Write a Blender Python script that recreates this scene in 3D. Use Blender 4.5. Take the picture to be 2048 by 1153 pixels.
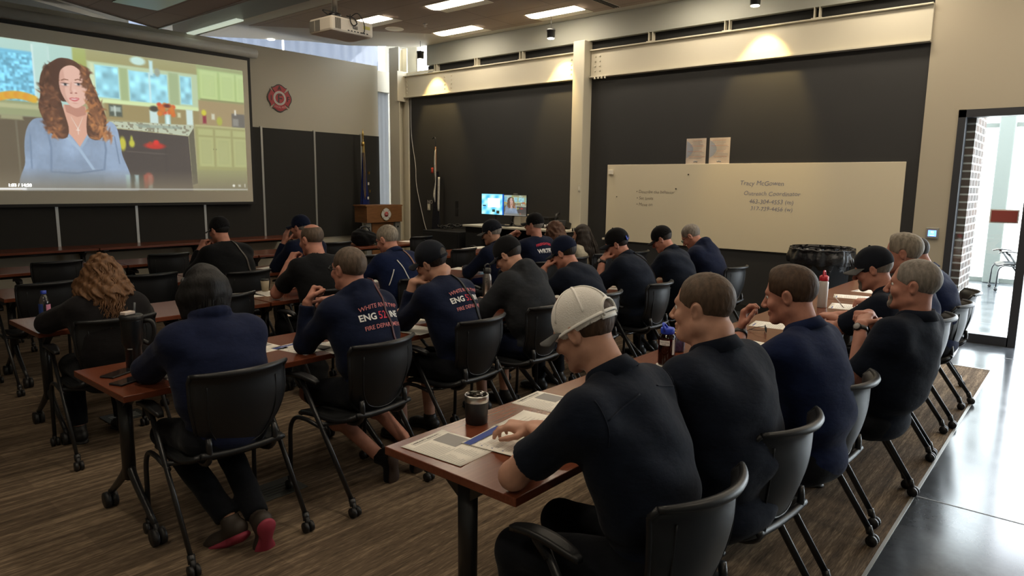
import bpy, bmesh, math, random
import numpy as np
from mathutils import Vector, Matrix
R = math.radians
for o in list(bpy.data.objects): bpy.data.objects.remove(o)
sc = bpy.context.scene
C = sc.collection

# ---------------------------------------------------------------- camera, sky, sun, exposure
cam_d = bpy.data.cameras.new('camera'); cam = bpy.data.objects.new('camera', cam_d); C.objects.link(cam)
cam_d.sensor_width = 36; cam_d.lens = 36 * 1368 / 2048; cam_d.clip_start = .05; cam_d.clip_end = 200
yaw, pit, rol = R(49.6), R(8.6), R(.72)
fw = Vector((math.sin(yaw)*math.cos(pit), math.cos(yaw)*math.cos(pit), -math.sin(pit)))
rt = Vector((math.cos(yaw), -math.sin(yaw), 0)); up = rt.cross(fw)
r2 = math.cos(rol)*rt + math.sin(rol)*up; u2 = -math.sin(rol)*rt + math.cos(rol)*up
cam.matrix_world = Matrix(((r2.x, u2.x, -fw.x, 0), (r2.y, u2.y, -fw.y, 0), (r2.z, u2.z, -fw.z, 1.66), (0, 0, 0, 1)))
sc.camera = cam
w = bpy.data.worlds.new('sky'); sc.world = w; w.use_nodes = True
bg = w.node_tree.nodes['Background']; bg.inputs[0].default_value = (.86, .93, 1, 1); bg.inputs[1].default_value = 2.5
vs = sc.view_settings; vs.view_transform = 'Standard'; vs.look = 'None'; vs.gamma = 1; vs.use_curve_mapping = False
vs.exposure = 2.2
def area(name, loc, rot, sx, sy, power, col, portal=False, spread=None):
    d = bpy.data.lights.new(name, 'AREA'); d.shape = 'RECTANGLE'; d.size = sx; d.size_y = sy; d.energy = power; d.color = col
    if portal: d.cycles.is_portal = True
    if spread: d.spread = spread
    o = bpy.data.objects.new(name, d); C.objects.link(o); o.location = loc; o.rotation_euler = rot; return o
area('daylight_portal_glazing', (9.15, -2.2, 1.3), (0, R(90), 0), 2.6, 6.9, 1, (1, 1, 1), True)
area('daylight_portal_clerestory', (9.2, 10.05, 3.95), (0, R(90), 0), .5, .8, 1, (1, 1, 1), True)
sund = bpy.data.lights.new('sun', 'SUN'); sund.energy = 5; sund.angle = R(.6); sund.color = (1, .93, .8)
suno = bpy.data.objects.new('sun', sund); C.objects.link(suno)
suno.rotation_euler = Vector((1, .5, .98)).to_track_quat('Z', 'Y').to_euler()

# ---------------------------------------------------------------- materials
MATS = {}
def mat(name, col, rough=.6, metal=0, bump=0, bscale=40, bdist=.002, spec=.5, emit=None, estr=0, sheen=0, var=0, vscale=8, stretch=(1, 1, 1), coat=0):
    m = bpy.data.materials.new(name); m.use_nodes = True; nt = m.node_tree; b = nt.nodes['Principled BSDF']
    b.inputs['Base Color'].default_value = (*col, 1); b.inputs['Roughness'].default_value = rough; b.inputs['Metallic'].default_value = metal
    b.inputs['Specular IOR Level'].default_value = spec; b.inputs['Coat Weight'].default_value = coat; b.inputs['Sheen Weight'].default_value = sheen
    if emit: b.inputs['Emission Color'].default_value = (*emit, 1); b.inputs['Emission Strength'].default_value = estr
    if bump or var:
        tc = nt.nodes.new('ShaderNodeTexCoord'); mp = nt.nodes.new('ShaderNodeMapping'); mp.inputs['Scale'].default_value = stretch
        nt.links.new(tc.outputs['Object'], mp.inputs[0])
        n = nt.nodes.new('ShaderNodeTexNoise'); n.inputs['Scale'].default_value = bscale; n.inputs['Detail'].default_value = 5
        nt.links.new(mp.outputs[0], n.inputs['Vector'])
        if bump:
            bp = nt.nodes.new('ShaderNodeBump'); bp.inputs['Strength'].default_value = bump; bp.inputs['Distance'].default_value = bdist
            nt.links.new(n.outputs['Fac'], bp.inputs['Height']); nt.links.new(bp.outputs[0], b.inputs['Normal'])
        if var:
            n2 = nt.nodes.new('ShaderNodeTexNoise'); n2.inputs['Scale'].default_value = vscale; n2.inputs['Detail'].default_value = 6
            nt.links.new(mp.outputs[0], n2.inputs['Vector'])
            cr = nt.nodes.new('ShaderNodeValToRGB'); cr.color_ramp.elements[0].position = .3; cr.color_ramp.elements[1].position = .7
            cr.color_ramp.elements[0].color = (*[c*(1-var) for c in col], 1); cr.color_ramp.elements[1].color = (*[min(1, c*(1+var)) for c in col], 1)
            nt.links.new(n2.outputs['Fac'], cr.inputs[0]); nt.links.new(cr.outputs[0], b.inputs['Base Color'])
    MATS[name] = m; return m
def fabric(name, col, k=1):
    return mat(name, col, .92, bump=.35*k, bscale=7, bdist=.03, spec=.12, sheen=.05, var=.12, vscale=30, stretch=(1, 1, 1.8))
M_navy = fabric('navy_cloth', (.0058, .0095, .028)); M_polo = fabric('dark_navy_polo_cloth', (.0058, .0090, .0185)); M_bnavy = fabric('bright_navy_cloth', (.0065, .0125, .045))
M_fleece = fabric('navy_fleece', (.008, .012, .036)); M_black = fabric('black_cloth', (.006, .0065, .0075)); M_grey = fabric('charcoal_cloth', (.022, .024, .028))
M_char = fabric('black_brown_cloth', (.010, .009, .010)); M_cream = fabric('cream_cloth', (.45, .40, .30)); M_trs = fabric('dark_trouser_cloth', (.006, .007, .010))
M_skin = mat('skin', (.50, .27, .19), .55, bump=.1, bscale=120, bdist=.001, var=.10, vscale=25, spec=.35)
M_skin2 = mat('ruddy_skin', (.46, .21, .15), .55, bump=.1, bscale=120, bdist=.001, var=.12, vscale=25, spec=.35)
M_skin3 = mat('tan_skin', (.36, .19, .125), .55, bump=.1, bscale=120, bdist=.001, var=.10, vscale=25, spec=.35)
def hairm(name, col): return mat(name, col, .6, bump=.8, bscale=90, bdist=.004, var=.35, vscale=70, stretch=(1, 1, .25), spec=.3)
M_hbrown = hairm('brown_hair', (.060, .034, .020)); M_hdark = hairm('dark_brown_hair', (.022, .015, .011)); M_hblack = hairm('black_hair', (.010, .009, .009))
M_hgrey = hairm('grey_hair', (.20, .175, .15)); M_hlight = hairm('sandy_grey_hair', (.24, .205, .16)); M_hginger = hairm('light_auburn_hair', (.135, .066, .030)); M_hbg = hairm('brown_grey_hair', (.09, .063, .045))
M_hbuzz = hairm('short_brown_hair', (.085, .055, .036)); M_haub = hairm('auburn_hair', (.085, .038, .022))
M_eye = mat('eye_white', (.75, .72, .68), .2); M_iris = mat('iris', (.03, .04, .05), .2)
M_cap = fabric('dark_cap_cloth', (.010, .012, .018), .3); M_capn = fabric('navy_cap_cloth', (.006, .010, .028), .3); M_capk = fabric('black_cap_cloth', (.007, .007, .008), .3)
M_capw = mat('white_cap_mesh', (.86, .83, .78), .9, bump=.9, bscale=260, bdist=.003); M_capg = fabric('grey_cap_bill', (.10, .10, .10), .3); M_capws = mat('white_cap_seam', (.90, .88, .84), .85)
M_white = mat('white_print', (.75, .74, .72), .8); M_pink = mat('pink_red_print', (.62, .20, .20), .8); M_redp = mat('red_print', (.55, .03, .06), .8)
M_plastic = mat('black_plastic', (.010, .011, .013), .42, bump=.08, bscale=300, bdist=.0006, spec=.45)
M_meshf = mat('black_mesh_fabric', (.008, .009, .010), .8, bump=.3, bscale=400, bdist=.001, spec=.25)
M_legm = mat('black_powder_metal', (.012, .013, .015), .35, metal=.0, spec=.6); M_rubber = mat('rubber', (.010, .010, .011), .5)
M_steel = mat('brushed_steel', (.55, .53, .50), .28, metal=1); M_chrome = mat('chrome', (.75, .75, .75), .12, metal=1); M_gold = mat('brass', (.55, .38, .12), .35, metal=1)
M_strapb = mat('black_strap', (.010, .010, .012), .7, bump=.3, bscale=300); M_straptan = mat('tan_leather_strap', (.24, .12, .085), .6); M_strapdr = mat('dark_brown_strap', (.035, .026, .020), .6)
M_strapred = mat('maroon_leather_strap', (.075, .014, .018), .55)
M_paper = mat('paper', (.86, .82, .74), .8); M_ink = mat('print_ink', (.10, .10, .11), .9); M_inkg = mat('grey_print', (.33, .32, .31), .9); M_inkb = mat('blue_print', (.05, .08, .30), .8); M_inkl = mat('faint_print', (.55, .53, .50), .9)
M_wallw = mat('painted_wall_cream', (.40, .375, .305), .75, bump=.05, bscale=200); M_wallr = mat('painted_wall_beige', (.46, .41, .315), .75, bump=.05, bscale=200)
M_steelw = mat('painted_steel_cream', (.62, .58, .47), .5, bump=.05, bscale=80); M_green = mat('bulkhead_grey_paint', (.36, .37, .33), .7)
M_dark = mat('charcoal_wall_paint', (.027, .027, .028), .55, bump=.05, bscale=90, bdist=.002, var=.05, vscale=2); M_panel = mat('dark_tack_panel', (.014, .0135, .0115), .8, bump=.1, bscale=300)
M_ceilt = None
M_drywall = mat('drywall_grey', (.55, .53, .48), .8); M_void = mat('dark_void', (.008, .008, .008), .9)
M_board = mat('whiteboard', (.70, .63, .48), .22, spec=.5); M_frame = mat('dark_bronze_frame', (.035, .037, .045), .4, spec=.5)
M_lampe = mat('lamp_diffuser_glow', (.9, .85, .75), .5, emit=(1, .86, .66), estr=5.2); M_lampw = mat('lamp_reflector_white', (.8, .76, .66), .6)
M_diff = mat('unlit_diffuser', (.42, .52, .47), .35)
M_screen = mat('screen_fabric', (.62, .59, .49), .9); M_scrb = mat('screen_border', (.01, .01, .01), .7); M_case = mat('screen_housing', (.42, .41, .37), .5)
M_projw = mat('projector_shell', (.62, .56, .47), .45); M_grille = mat('projector_grille', (.16, .15, .13), .6)
M_lect = mat('oak_lectern', (.19, .085, .032), .45, var=.2, vscale=6, stretch=(1, 1, 8)); M_alu = mat('anodised_aluminium', (.42, .42, .40), .4, metal=.6)
M_bag = mat('black_bin_liner', (.012, .012, .014), .25, bump=.8, bscale=18, bdist=.01); M_bin = mat('grey_bin_plastic', (.045, .050, .058), .5)
M_blueflag = fabric('blue_flag_cloth', (.012, .02, .10)); M_whiteflag = fabric('white_flag_cloth', (.55, .54, .5)); M_redflag = fabric('red_flag_cloth', (.40, .05, .035)); M_blackflag = fabric('black_flag_cloth', (.008, .008, .012))
M_pole = mat('wood_pole', (.16, .07, .03), .4)
M_sign = mat('red_sign', (.30, .055, .045), .6); M_switch = mat('switch_white', (.6, .58, .5), .5)
M_lcd = mat('lcd_blue', (.05, .1, .5), .3, emit=(.10, .22, .85), estr=.9); M_lcdt = mat('lcd_text', (.8, .8, .9), .4, emit=(.5, .6, 1), estr=1.2)
M_blind = None

def nodes_mat(name):
    m = bpy.data.materials.new(name); m.use_nodes = True; nt = m.node_tree; return m, nt, nt.nodes['Principled BSDF'], nt.nodes, nt.links
# table laminate: cherry, slightly glossy, fine grain
m, nt, b, N, L = nodes_mat('cherry_laminate'); M_table = m
tc = N.new('ShaderNodeTexCoord'); mp = N.new('ShaderNodeMapping'); mp.inputs['Scale'].default_value = (.5, 16, 16); L.new(tc.outputs['Object'], mp.inputs[0])
n = N.new('ShaderNodeTexNoise'); n.inputs['Scale'].default_value = 5; n.inputs['Detail'].default_value = 8; L.new(mp.outputs[0], n.inputs[0])
cr = N.new('ShaderNodeValToRGB'); cr.color_ramp.elements[0].position = .3; cr.color_ramp.elements[1].position = .75
cr.color_ramp.elements[0].color = (.130, .035, .017, 1); cr.color_ramp.elements[1].color = (.170, .048, .023, 1)
L.new(n.outputs[0], cr.inputs[0]); L.new(cr.outputs[0], b.inputs['Base Color']); b.inputs['Roughness'].default_value = .24; b.inputs['Specular IOR Level'].default_value = .5
# carpet: planks of streaky brown, streaks run along world X
m, nt, b, N, L = nodes_mat('striated_carpet'); M_carpet = m
tc = N.new('ShaderNodeTexCoord'); 
mp = N.new('ShaderNodeMapping'); mp.inputs['Scale'].default_value = (.9, 16, 1); mp.inputs['Rotation'].default_value = (0, 0, R(0)); L.new(tc.outputs['Object'], mp.inputs[0])
n = N.new('ShaderNodeTexNoise'); n.inputs['Scale'].default_value = 1.6; n.inputs['Detail'].default_value = 9; n.inputs['Roughness'].default_value = .65; L.new(mp.outputs[0], n.inputs[0])
mp2 = N.new('ShaderNodeMapping'); mp2.inputs['Scale'].default_value = (6, 60, 1); L.new(tc.outputs['Object'], mp2.inputs[0])
n2 = N.new('ShaderNodeTexNoise'); n2.inputs['Scale'].default_value = 3; n2.inputs['Detail'].default_value = 4; L.new(mp2.outputs[0], n2.inputs[0])
bk = N.new('ShaderNodeTexBrick'); bk.inputs['Scale'].default_value = 1; bk.inputs['Brick Width'].default_value = 1.0; bk.inputs['Row Height'].default_value = .25; bk.inputs['Mortar Size'].default_value = 0
bk.inputs['Color1'].default_value = (.42, .42, .42, 1); bk.inputs['Color2'].default_value = (.58, .58, .58, 1); L.new(tc.outputs['Object'], bk.inputs[0])
a1 = N.new('ShaderNodeMath'); a1.operation = 'MULTIPLY_ADD'; a1.inputs[1].default_value = .55; L.new(n2.outputs[0], a1.inputs[0]); L.new(n.outputs[0], a1.inputs[2])
a2 = N.new('ShaderNodeMath'); a2.operation = 'MULTIPLY_ADD'; a2.inputs[1].default_value = .5; L.new(bk.outputs[0], a2.inputs[0]); L.new(a1.outputs[0], a2.inputs[2])
cr = N.new('ShaderNodeValToRGB'); cr.color_ramp.elements[0].position = .80; cr.color_ramp.elements[1].position = 1.25
for e in (cr.color_ramp.elements[0],): e.color = (.050, .037, .027, 1)
a3 = N.new('ShaderNodeMath'); a3.operation = 'MULTIPLY_ADD'; a3.inputs[1].default_value = 1.55; a3.inputs[2].default_value = -1.10; L.new(a2.outputs[0], a3.inputs[0]); L.new(a3.outputs[0], cr.inputs[0])
cr.color_ramp.elements[0].position = .12; cr.color_ramp.elements[1].position = .88; cr.color_ramp.elements[1].color = (.34, .25, .165, 1)
e = cr.color_ramp.elements.new(.5); e.color = (.135, .098, .066, 1)
L.new(cr.outputs[0], b.inputs['Base Color']); b.inputs['Roughness'].default_value = .95; b.inputs['Specular IOR Level'].default_value = .1
bp = N.new('ShaderNodeBump'); bp.inputs['Strength'].default_value = .4; bp.inputs['Distance'].default_value = .004; L.new(n2.outputs[0], bp.inputs['Height']); L.new(bp.outputs[0], b.inputs['Normal'])
# polished concrete
m, nt, b, N, L = nodes_mat('polished_concrete'); M_conc = m
tc = N.new('ShaderNodeTexCoord'); n = N.new('ShaderNodeTexNoise'); n.inputs['Scale'].default_value = 3.5; n.inputs['Detail'].default_value = 10; n.inputs['Roughness'].default_value = .7; L.new(tc.outputs['Object'], n.inputs[0])
cr = N.new('ShaderNodeValToRGB'); cr.color_ramp.elements[0].position = .3; cr.color_ramp.elements[1].position = .72; cr.color_ramp.elements[0].color = (.028, .033, .040, 1); cr.color_ramp.elements[1].color = (.075, .083, .095, 1)
L.new(n.outputs[0], cr.inputs[0]); L.new(cr.outputs[0], b.inputs['Base Color'])
mr = N.new('ShaderNodeMapRange'); mr.inputs[3].default_value = .10; mr.inputs[4].default_value = .24; L.new(n.outputs[0], mr.inputs[0]); L.new(mr.outputs[0], b.inputs['Roughness']); b.inputs['Specular IOR Level'].default_value = .6
# ceiling tiles
m, nt, b, N, L = nodes_mat('acoustic_tile'); M_ceilt = m
tc = N.new('ShaderNodeTexCoord'); bk = N.new('ShaderNodeTexBrick'); bk.offset = 0; bk.inputs['Scale'].default_value = 1; bk.inputs['Brick Width'].default_value = .61; bk.inputs['Row Height'].default_value = 1.22; bk.inputs['Mortar Size'].default_value = .008
bk.inputs['Color1'].default_value = (.36, .29, .25, 1); bk.inputs['Color2'].default_value = (.38, .305, .26, 1); bk.inputs['Mortar'].default_value = (.25, .20, .175, 1)
L.new(tc.outputs['Object'], bk.inputs[0]); L.new(bk.outputs[0], b.inputs['Base Color']); b.inputs['Roughness'].default_value = .9
# glass that lets light through
m = bpy.data.materials.new('clear_glass'); m.use_nodes = True; nt = m.node_tree; nt.nodes.clear(); M_glass = m
o = nt.nodes.new('ShaderNodeOutputMaterial'); mx = nt.nodes.new('ShaderNodeMixShader'); t = nt.nodes.new('ShaderNodeBsdfTransparent'); g = nt.nodes.new('ShaderNodeBsdfGlossy'); g.inputs['Roughness'].default_value = .02
t.inputs[0].default_value = (.95, .97, .96, 1); mx.inputs[0].default_value = .06; nt.links.new(t.outputs[0], mx.inputs[1]); nt.links.new(g.outputs[0], mx.inputs[2]); nt.links.new(mx.outputs[0], o.inputs[0])
def tint(name, col, f=.08, op=0, rough=.03):
    m = bpy.data.materials.new(name); m.use_nodes = True; nt = m.node_tree; nt.nodes.clear()
    o = nt.nodes.new('ShaderNodeOutputMaterial'); mx = nt.nodes.new('ShaderNodeMixShader'); t = nt.nodes.new('ShaderNodeBsdfTransparent'); g = nt.nodes.new('ShaderNodeBsdfGlossy'); g.inputs['Roughness'].default_value = rough
    t.inputs[0].default_value = (*col, 1); mx.inputs[0].default_value = f; nt.links.new(t.outputs[0], mx.inputs[1]); nt.links.new(g.outputs[0], mx.inputs[2]); nt.links.new(mx.outputs[0], o.inputs[0]); return m
M_pet = tint('clear_bottle_plastic', (.85, .88, .9), .12); M_redb = tint('red_tinted_bottle', (.30, .03, .05), .1); M_smoke = tint('smoky_lid', (.35, .33, .30), .15); M_lens = tint('lens', (.5, .75, .78), .2)
# fabric blind, light shines through
m = bpy.data.materials.new('window_blind'); m.use_nodes = True; nt = m.node_tree; nt.nodes.clear(); M_blind = m
o = nt.nodes.new('ShaderNodeOutputMaterial'); mx = nt.nodes.new('ShaderNodeMixShader'); t = nt.nodes.new('ShaderNodeBsdfTranslucent'); g = nt.nodes.new('ShaderNodeBsdfDiffuse')
t.inputs[0].default_value = (.11, .125, .16, 1); g.inputs[0].default_value = (.35, .36, .37, 1); mx.inputs[0].default_value = .5; nt.links.new(t.outputs[0], mx.inputs[1]); nt.links.new(g.outputs[0], mx.inputs[2]); nt.links.new(mx.outputs[0], o.inputs[0])
# brick
m, nt, b, N, L = nodes_mat('dark_brick'); M_brick = m
tc = N.new('ShaderNodeTexCoord'); sp = N.new('ShaderNodeSeparateXYZ'); cb = N.new('ShaderNodeCombineXYZ'); L.new(tc.outputs['Object'], sp.inputs[0]); L.new(sp.outputs[0], cb.inputs[0]); L.new(sp.outputs[2], cb.inputs[1])
bk = N.new('ShaderNodeTexBrick'); bk.inputs['Scale'].default_value = 1; bk.inputs['Brick Width'].default_value = .24; bk.inputs['Row Height'].default_value = .085; bk.inputs['Mortar Size'].default_value = .010
bk.inputs['Color1'].default_value = (.11, .07, .055, 1); bk.inputs['Color2'].default_value = (.07, .055, .05, 1); bk.inputs['Mortar'].default_value = (.45, .45, .43, 1); L.new(cb.outputs[0], bk.inputs[0]); L.new(bk.outputs[0], b.inputs['Base Color']); b.inputs['Roughness'].default_value = .9

def vcol_mat(name, estr=1., base=.4):
    m, nt, b, N, L = nodes_mat(name); a = N.new('ShaderNodeVertexColor'); a.layer_name = 'Col'
    L.new(a.outputs[0], b.inputs['Emission Color']); b.inputs['Emission Strength'].default_value = estr; b.inputs['Base Color'].default_value = (base, base, base, 1); b.inputs['Roughness'].default_value = .9
    return m

# ---------------------------------------------------------------- mesh helpers
def tagp(o, label=None, cat=None, group=None, kind=None):
    if label: o['label'] = label
    if cat: o['category'] = cat
    if group: o['group'] = group
    if kind: o['kind'] = kind
    return o
def thing(name, label, cat, loc=(0, 0, 0), rz=0, group=None):
    o = bpy.data.objects.new(name, None); C.objects.link(o); o.location = loc; o.rotation_euler = (0, 0, rz); o.empty_display_size = .1
    return tagp(o, label, cat, group)
def dup(root, loc, rz, label, group=None, skip=()):
    r = root.copy(); C.objects.link(r); r.location = loc; r.rotation_euler = (0, 0, rz); r['label'] = label
    if group: r['group'] = group
    for ch in root.children:
        if ch.name.split('.')[0] in skip: continue
        c = ch.copy(); C.objects.link(c); c.parent = r
        for g in ch.children:
            d = g.copy(); C.objects.link(d); d.parent = c
    return r
def basis(d):
    d = Vector(d).normalized(); a = Vector((0, 0, 1)) if abs(d.z) < .9 else Vector((1, 0, 0))
    x = d.cross(a).normalized(); return x, d.cross(x), d
class MB:
    def __init__(s): s.v = []; s.f = []; s.m = []; s.s = []
    def add(s, vs, fs, mi=0, smooth=True):
        n = len(s.v); s.v += [tuple(v) for v in vs]; s.f += [tuple(i+n for i in f) for f in fs]; s.m += [mi]*len(fs); s.s += [smooth]*len(fs); return s
    def box(s, c, d, mi=0, rot=None, taper=1):
        x, y, z = [q/2 for q in d]; vs = [Vector((a*x*(taper if e > 0 else 1), b_*y*(taper if e > 0 else 1), e*z)) for a in (-1, 1) for b_ in (-1, 1) for e in (-1, 1)]
        if rot is not None: vs = [rot @ v for v in vs]
        vs = [v+Vector(c) for v in vs]
        return s.add(vs, [(0, 1, 3, 2), (4, 6, 7, 5), (0, 4, 5, 1), (2, 3, 7, 6), (0, 2, 6, 4), (1, 5, 7, 3)], mi, False)
    def bx(s, x0, x1, y0, y1, z0, z1, mi=0): return s.box(((x0+x1)/2, (y0+y1)/2, (z0+z1)/2), (x1-x0, y1-y0, z1-z0), mi)
    def tube(s, pts, r, n=10, mi=0, cap=True, flat=None):
        pts = [Vector(p) for p in pts]; k = len(pts); rs = r if isinstance(r, (list, tuple)) else [r]*k; vs = []; fs = []; px = None
        for i, p in enumerate(pts):
            d = (pts[min(i+1, k-1)]-pts[max(i-1, 0)]).normalized()
            if px is None: x, y, _ = basis(d)
            else: x = (px-d*px.dot(d)).normalized(); y = d.cross(x)
            px = x
            for j in range(n):
                a = 2*math.pi*j/n; vs.append(p+(x*math.cos(a)*(flat[0] if flat else 1)+y*math.sin(a)*(flat[1] if flat else 1))*rs[i])
        for i in range(k-1):
            for j in range(n): fs.append((i*n+j, i*n+(j+1) % n, (i+1)*n+(j+1) % n, (i+1)*n+j))
        if cap: fs += [tuple(range(n-1, -1, -1)), tuple((k-1)*n+j for j in range(n))]
        return s.add(vs, fs, mi)
    def lathe(s, prof, c=(0, 0, 0), n=28, mi=0, rot=None, cap=True):
        vs = []; fs = []; k = len(prof)
        for r_, z in prof:
            for j in range(n):
                a = 2*math.pi*j/n; v = Vector((r_*math.cos(a), r_*math.sin(a), z)); v = (rot @ v) if rot is not None else v; vs.append(v+Vector(c))
        for i in range(k-1):
            for j in range(n): fs.append((i*n+j, i*n+(j+1) % n, (i+1)*n+(j+1) % n, (i+1)*n+j))
        if cap: fs += [tuple(range(n-1, -1, -1)), tuple((k-1)*n+j for j in range(n))]
        return s.add(vs, fs, mi)
    def grid(s, fn, nu, nv, mi=0, th=None, smooth=True):
        # fn(u,v) -> Vector ; th: thickness vector or None
        P = [[Vector(fn(i/nu, j/nv)) for j in range(nv+1)] for i in range(nu+1)]; vs = [p for r_ in P for p in r_]; W = nv+1
        fs = [(i*W+j, (i+1)*W+j, (i+1)*W+j+1, i*W+j+1) for i in range(nu) for j in range(nv)]
        if th is not None:
            t = Vector(th); n = len(vs); vs += [v+t for v in vs]; fs += [tuple(n+q for q in reversed(f)) for f in fs]
            ed = [(i, i+W) for i in [a*W for a in range(nu)]]; ed2 = [(i+nv+W, i+nv) for i in [a*W for a in range(nu)]]
            ed3 = [(j+1, j) for j in range(nv)]; ed4 = [(nu*W+j, nu*W+j+1) for j in range(nv)]
            fs += [(b_, a_, a_+n, b_+n) for a_, b_ in ed+ed2+ed3+ed4]
        return s.add(vs, fs, mi, smooth)
    def prism(s, poly, z0, z1, mi=0, mp=None):
        n = len(poly); vs = [Vector((x, y, z0)) for x, y in poly]+[Vector((x, y, z1)) for x, y in poly]
        if mp: vs = [mp(v) for v in vs]
        return s.add(vs, [tuple(range(n-1, -1, -1)), tuple(range(n, 2*n))]+[(i, (i+1) % n, n+(i+1) % n, n+i) for i in range(n)], mi, False)
    def build(s, name, mats, parent=None, bevel=0, kind=None):
        me = bpy.data.meshes.new(name); me.from_pydata(s.v, [], s.f)
        for m_ in (mats if isinstance(mats, (list, tuple)) else [mats]): me.materials.append(m_)
        me.polygons.foreach_set('material_index', s.m); me.polygons.foreach_set('use_smooth', s.s); me.update()
        o = bpy.data.objects.new(name, me); C.objects.link(o)
        if parent is not None: o.parent = parent
        if bevel: md = o.modifiers.new('bevel', 'BEVEL'); md.width = bevel; md.segments = 2; md.limit_method = 'ANGLE'
        if kind: o['kind'] = kind
        return o
def bez(p0, p1, p2, n=8): return [Vector(p0)*(1-t)**2+2*Vector(p1)*t*(1-t)+Vector(p2)*t*t for t in [i/n for i in range(n+1)]]
def cat(pts, n=5):
    pts = [Vector(p) for p in pts]; out = []
    for i in range(len(pts)-1):
        a, b_, c, d = pts[max(i-1, 0)], pts[i], pts[i+1], pts[min(i+2, len(pts)-1)]
        for k in range(n):
            t = k/n; out.append(.5*((2*b_)+(c-a)*t+(2*a-5*b_+4*c-d)*t*t+(-a+3*b_-3*c+d)*t**3))
    return out+[pts[-1]]
DG = None
def text_mesh(txt, size, extr=0, offset=0, shear=0, align='CENTER', space=1):
    cu = bpy.data.curves.new('t', 'FONT'); cu.body = txt; cu.size = size; cu.extrude = extr; cu.offset = offset; cu.align_x = align; cu.shear = shear; cu.resolution_u = 3; cu.space_character = space
    o = bpy.data.objects.new('t', cu); C.objects.link(o); dg = bpy.context.evaluated_depsgraph_get(); me = bpy.data.meshes.new_from_object(o.evaluated_get(dg))
    vs = [v.co.copy() for v in me.vertices]; fs = [tuple(p.vertices) for p in me.polygons]
    bpy.data.objects.remove(o); bpy.data.curves.remove(cu); bpy.data.meshes.remove(me); return vs, fs
def add_text(mb, txt, size, mp, mi=0, extr=.0005, **k):
    vs, fs = text_mesh(txt, size, extr, **k); mb.add([mp(v) for v in vs], fs, mi, False)
# ---------------------------------------------------------------- the room shell
def st(name, mb, m, bevel=0, **k): o = mb.build(name, m, bevel=bevel); o['kind'] = 'structure'; return o
XR = 8.95; YF = 10.9; ZC = 4.15
st('floor', MB().bx(-4.5, 7.62, .615, 13.2, -.1, 0), M_carpet)
mb = MB(); mb.bx(-4.5, 15.4, -6, .60, -.1, -.001); mb.bx(7.64, 15.4, .60, 13.2, -.1, -.001); st('floor', mb, M_conc)
st('trim_1', MB().bx(-4.5, 7.62, .600, .615, -.02, .003).bx(7.62, 7.64, .6, 1.3, -.02, .003), M_alu)
mb = MB(); mb.bx(4.136, 4.144, -6, .6, -.002, .0006); mb.bx(-.2, -.192, -6, .6, -.002, .0006); mb.bx(8.3, 8.308, -6, .6, -.002, .0006); mb.bx(-4.5, 8.9, -1.9, -1.892, -.002, .0006)
st('trim_2', mb, mat('pale_joint_line', (.30, .31, .32), .5))
# front wall, behind the screen
st('wall_front', MB().bx(-4.5, 8.71, YF, YF+.14, 0, 3.89), M_wallw)
mb = MB()
for i in range(0, 10): mb.bx(6.21-1.03*(i+1)+.018, 6.21-1.03*i-.018, YF-.03, YF-.002, .66, 2.56)
mb.bx(6.228, 7.222, YF-.03, YF-.002, .66, 2.56); mb.bx(7.258, 8.70, YF-.03, YF-.002, .66, 2.56)
st('wall_front_panels', mb, M_panel)
mb = MB()
for i in range(-2, 9): mb.bx(7.24-1.03*i-.018, 7.24-1.03*i+.018, YF-.034, YF-.002, .64, 2.58)
st('trim_3', mb, M_alu)
st('baseboard_front', MB().bx(-4.5, 8.7, YF-.015, YF, 0, .1), M_void)
# window slot between the front wall and the corner column, and the blinds above the wall
st('trim_4', MB().bx(8.71, 9.15, YF+.02, YF+.10, 3.50, 3.82).bx(8.71, 9.15, YF, YF+.12, 3.42, 3.50), M_steelw)
st('sun_block_wall', MB().bx(9.30, 9.38, 10.42, 11.4, 0, 4.4), M_wallw)  # unseen wall added to keep direct sun off the slot trim
mb = MB()
def wav(u, v): return Vector((8.71+.335*u+.008*v, YF+.10+.008*math.sin(u*20), .1+3.34*v))
mb.grid(wav, 12, 2); st('window_1_blind', mb, mat('thick_blind', (.26, .27, .28), .8))
st('trim_5', MB().bx(9.10, 9.30, YF-.02, YF+.16, 0, 4.2), M_steelw)
st('wall_front_upper', MB().bx(-4.5, 4.6, 12.9, 12.95, 3.2, 4.75), mat('dim_grey_blind', (.20, .205, .20), .9))
mb = MB(); P0 = Vector((-4.5, 13.0, 0)); P1 = Vector((4.4, 13.0, 0)); P2 = Vector((8.95, 11.15, 0))
def wav2(u, v):
    p = P0.lerp(P1, u*2) if u < .5 else P1.lerp(P2, u*2-1); a = .02*math.sin(u*310+1.2*math.sin(u*60))*(1-.3*v)*(1 if u > .52 else .6)
    return Vector((p.x, p.y+a, 3.3+1.45*v))
mb.grid(lambda u, v: wav2(u*.813, v), 340, 3); mb.grid(lambda u, v: wav2(.8175+u*.1825, v), 80, 3); st('window_2_blind', mb, M_blind)
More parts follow.
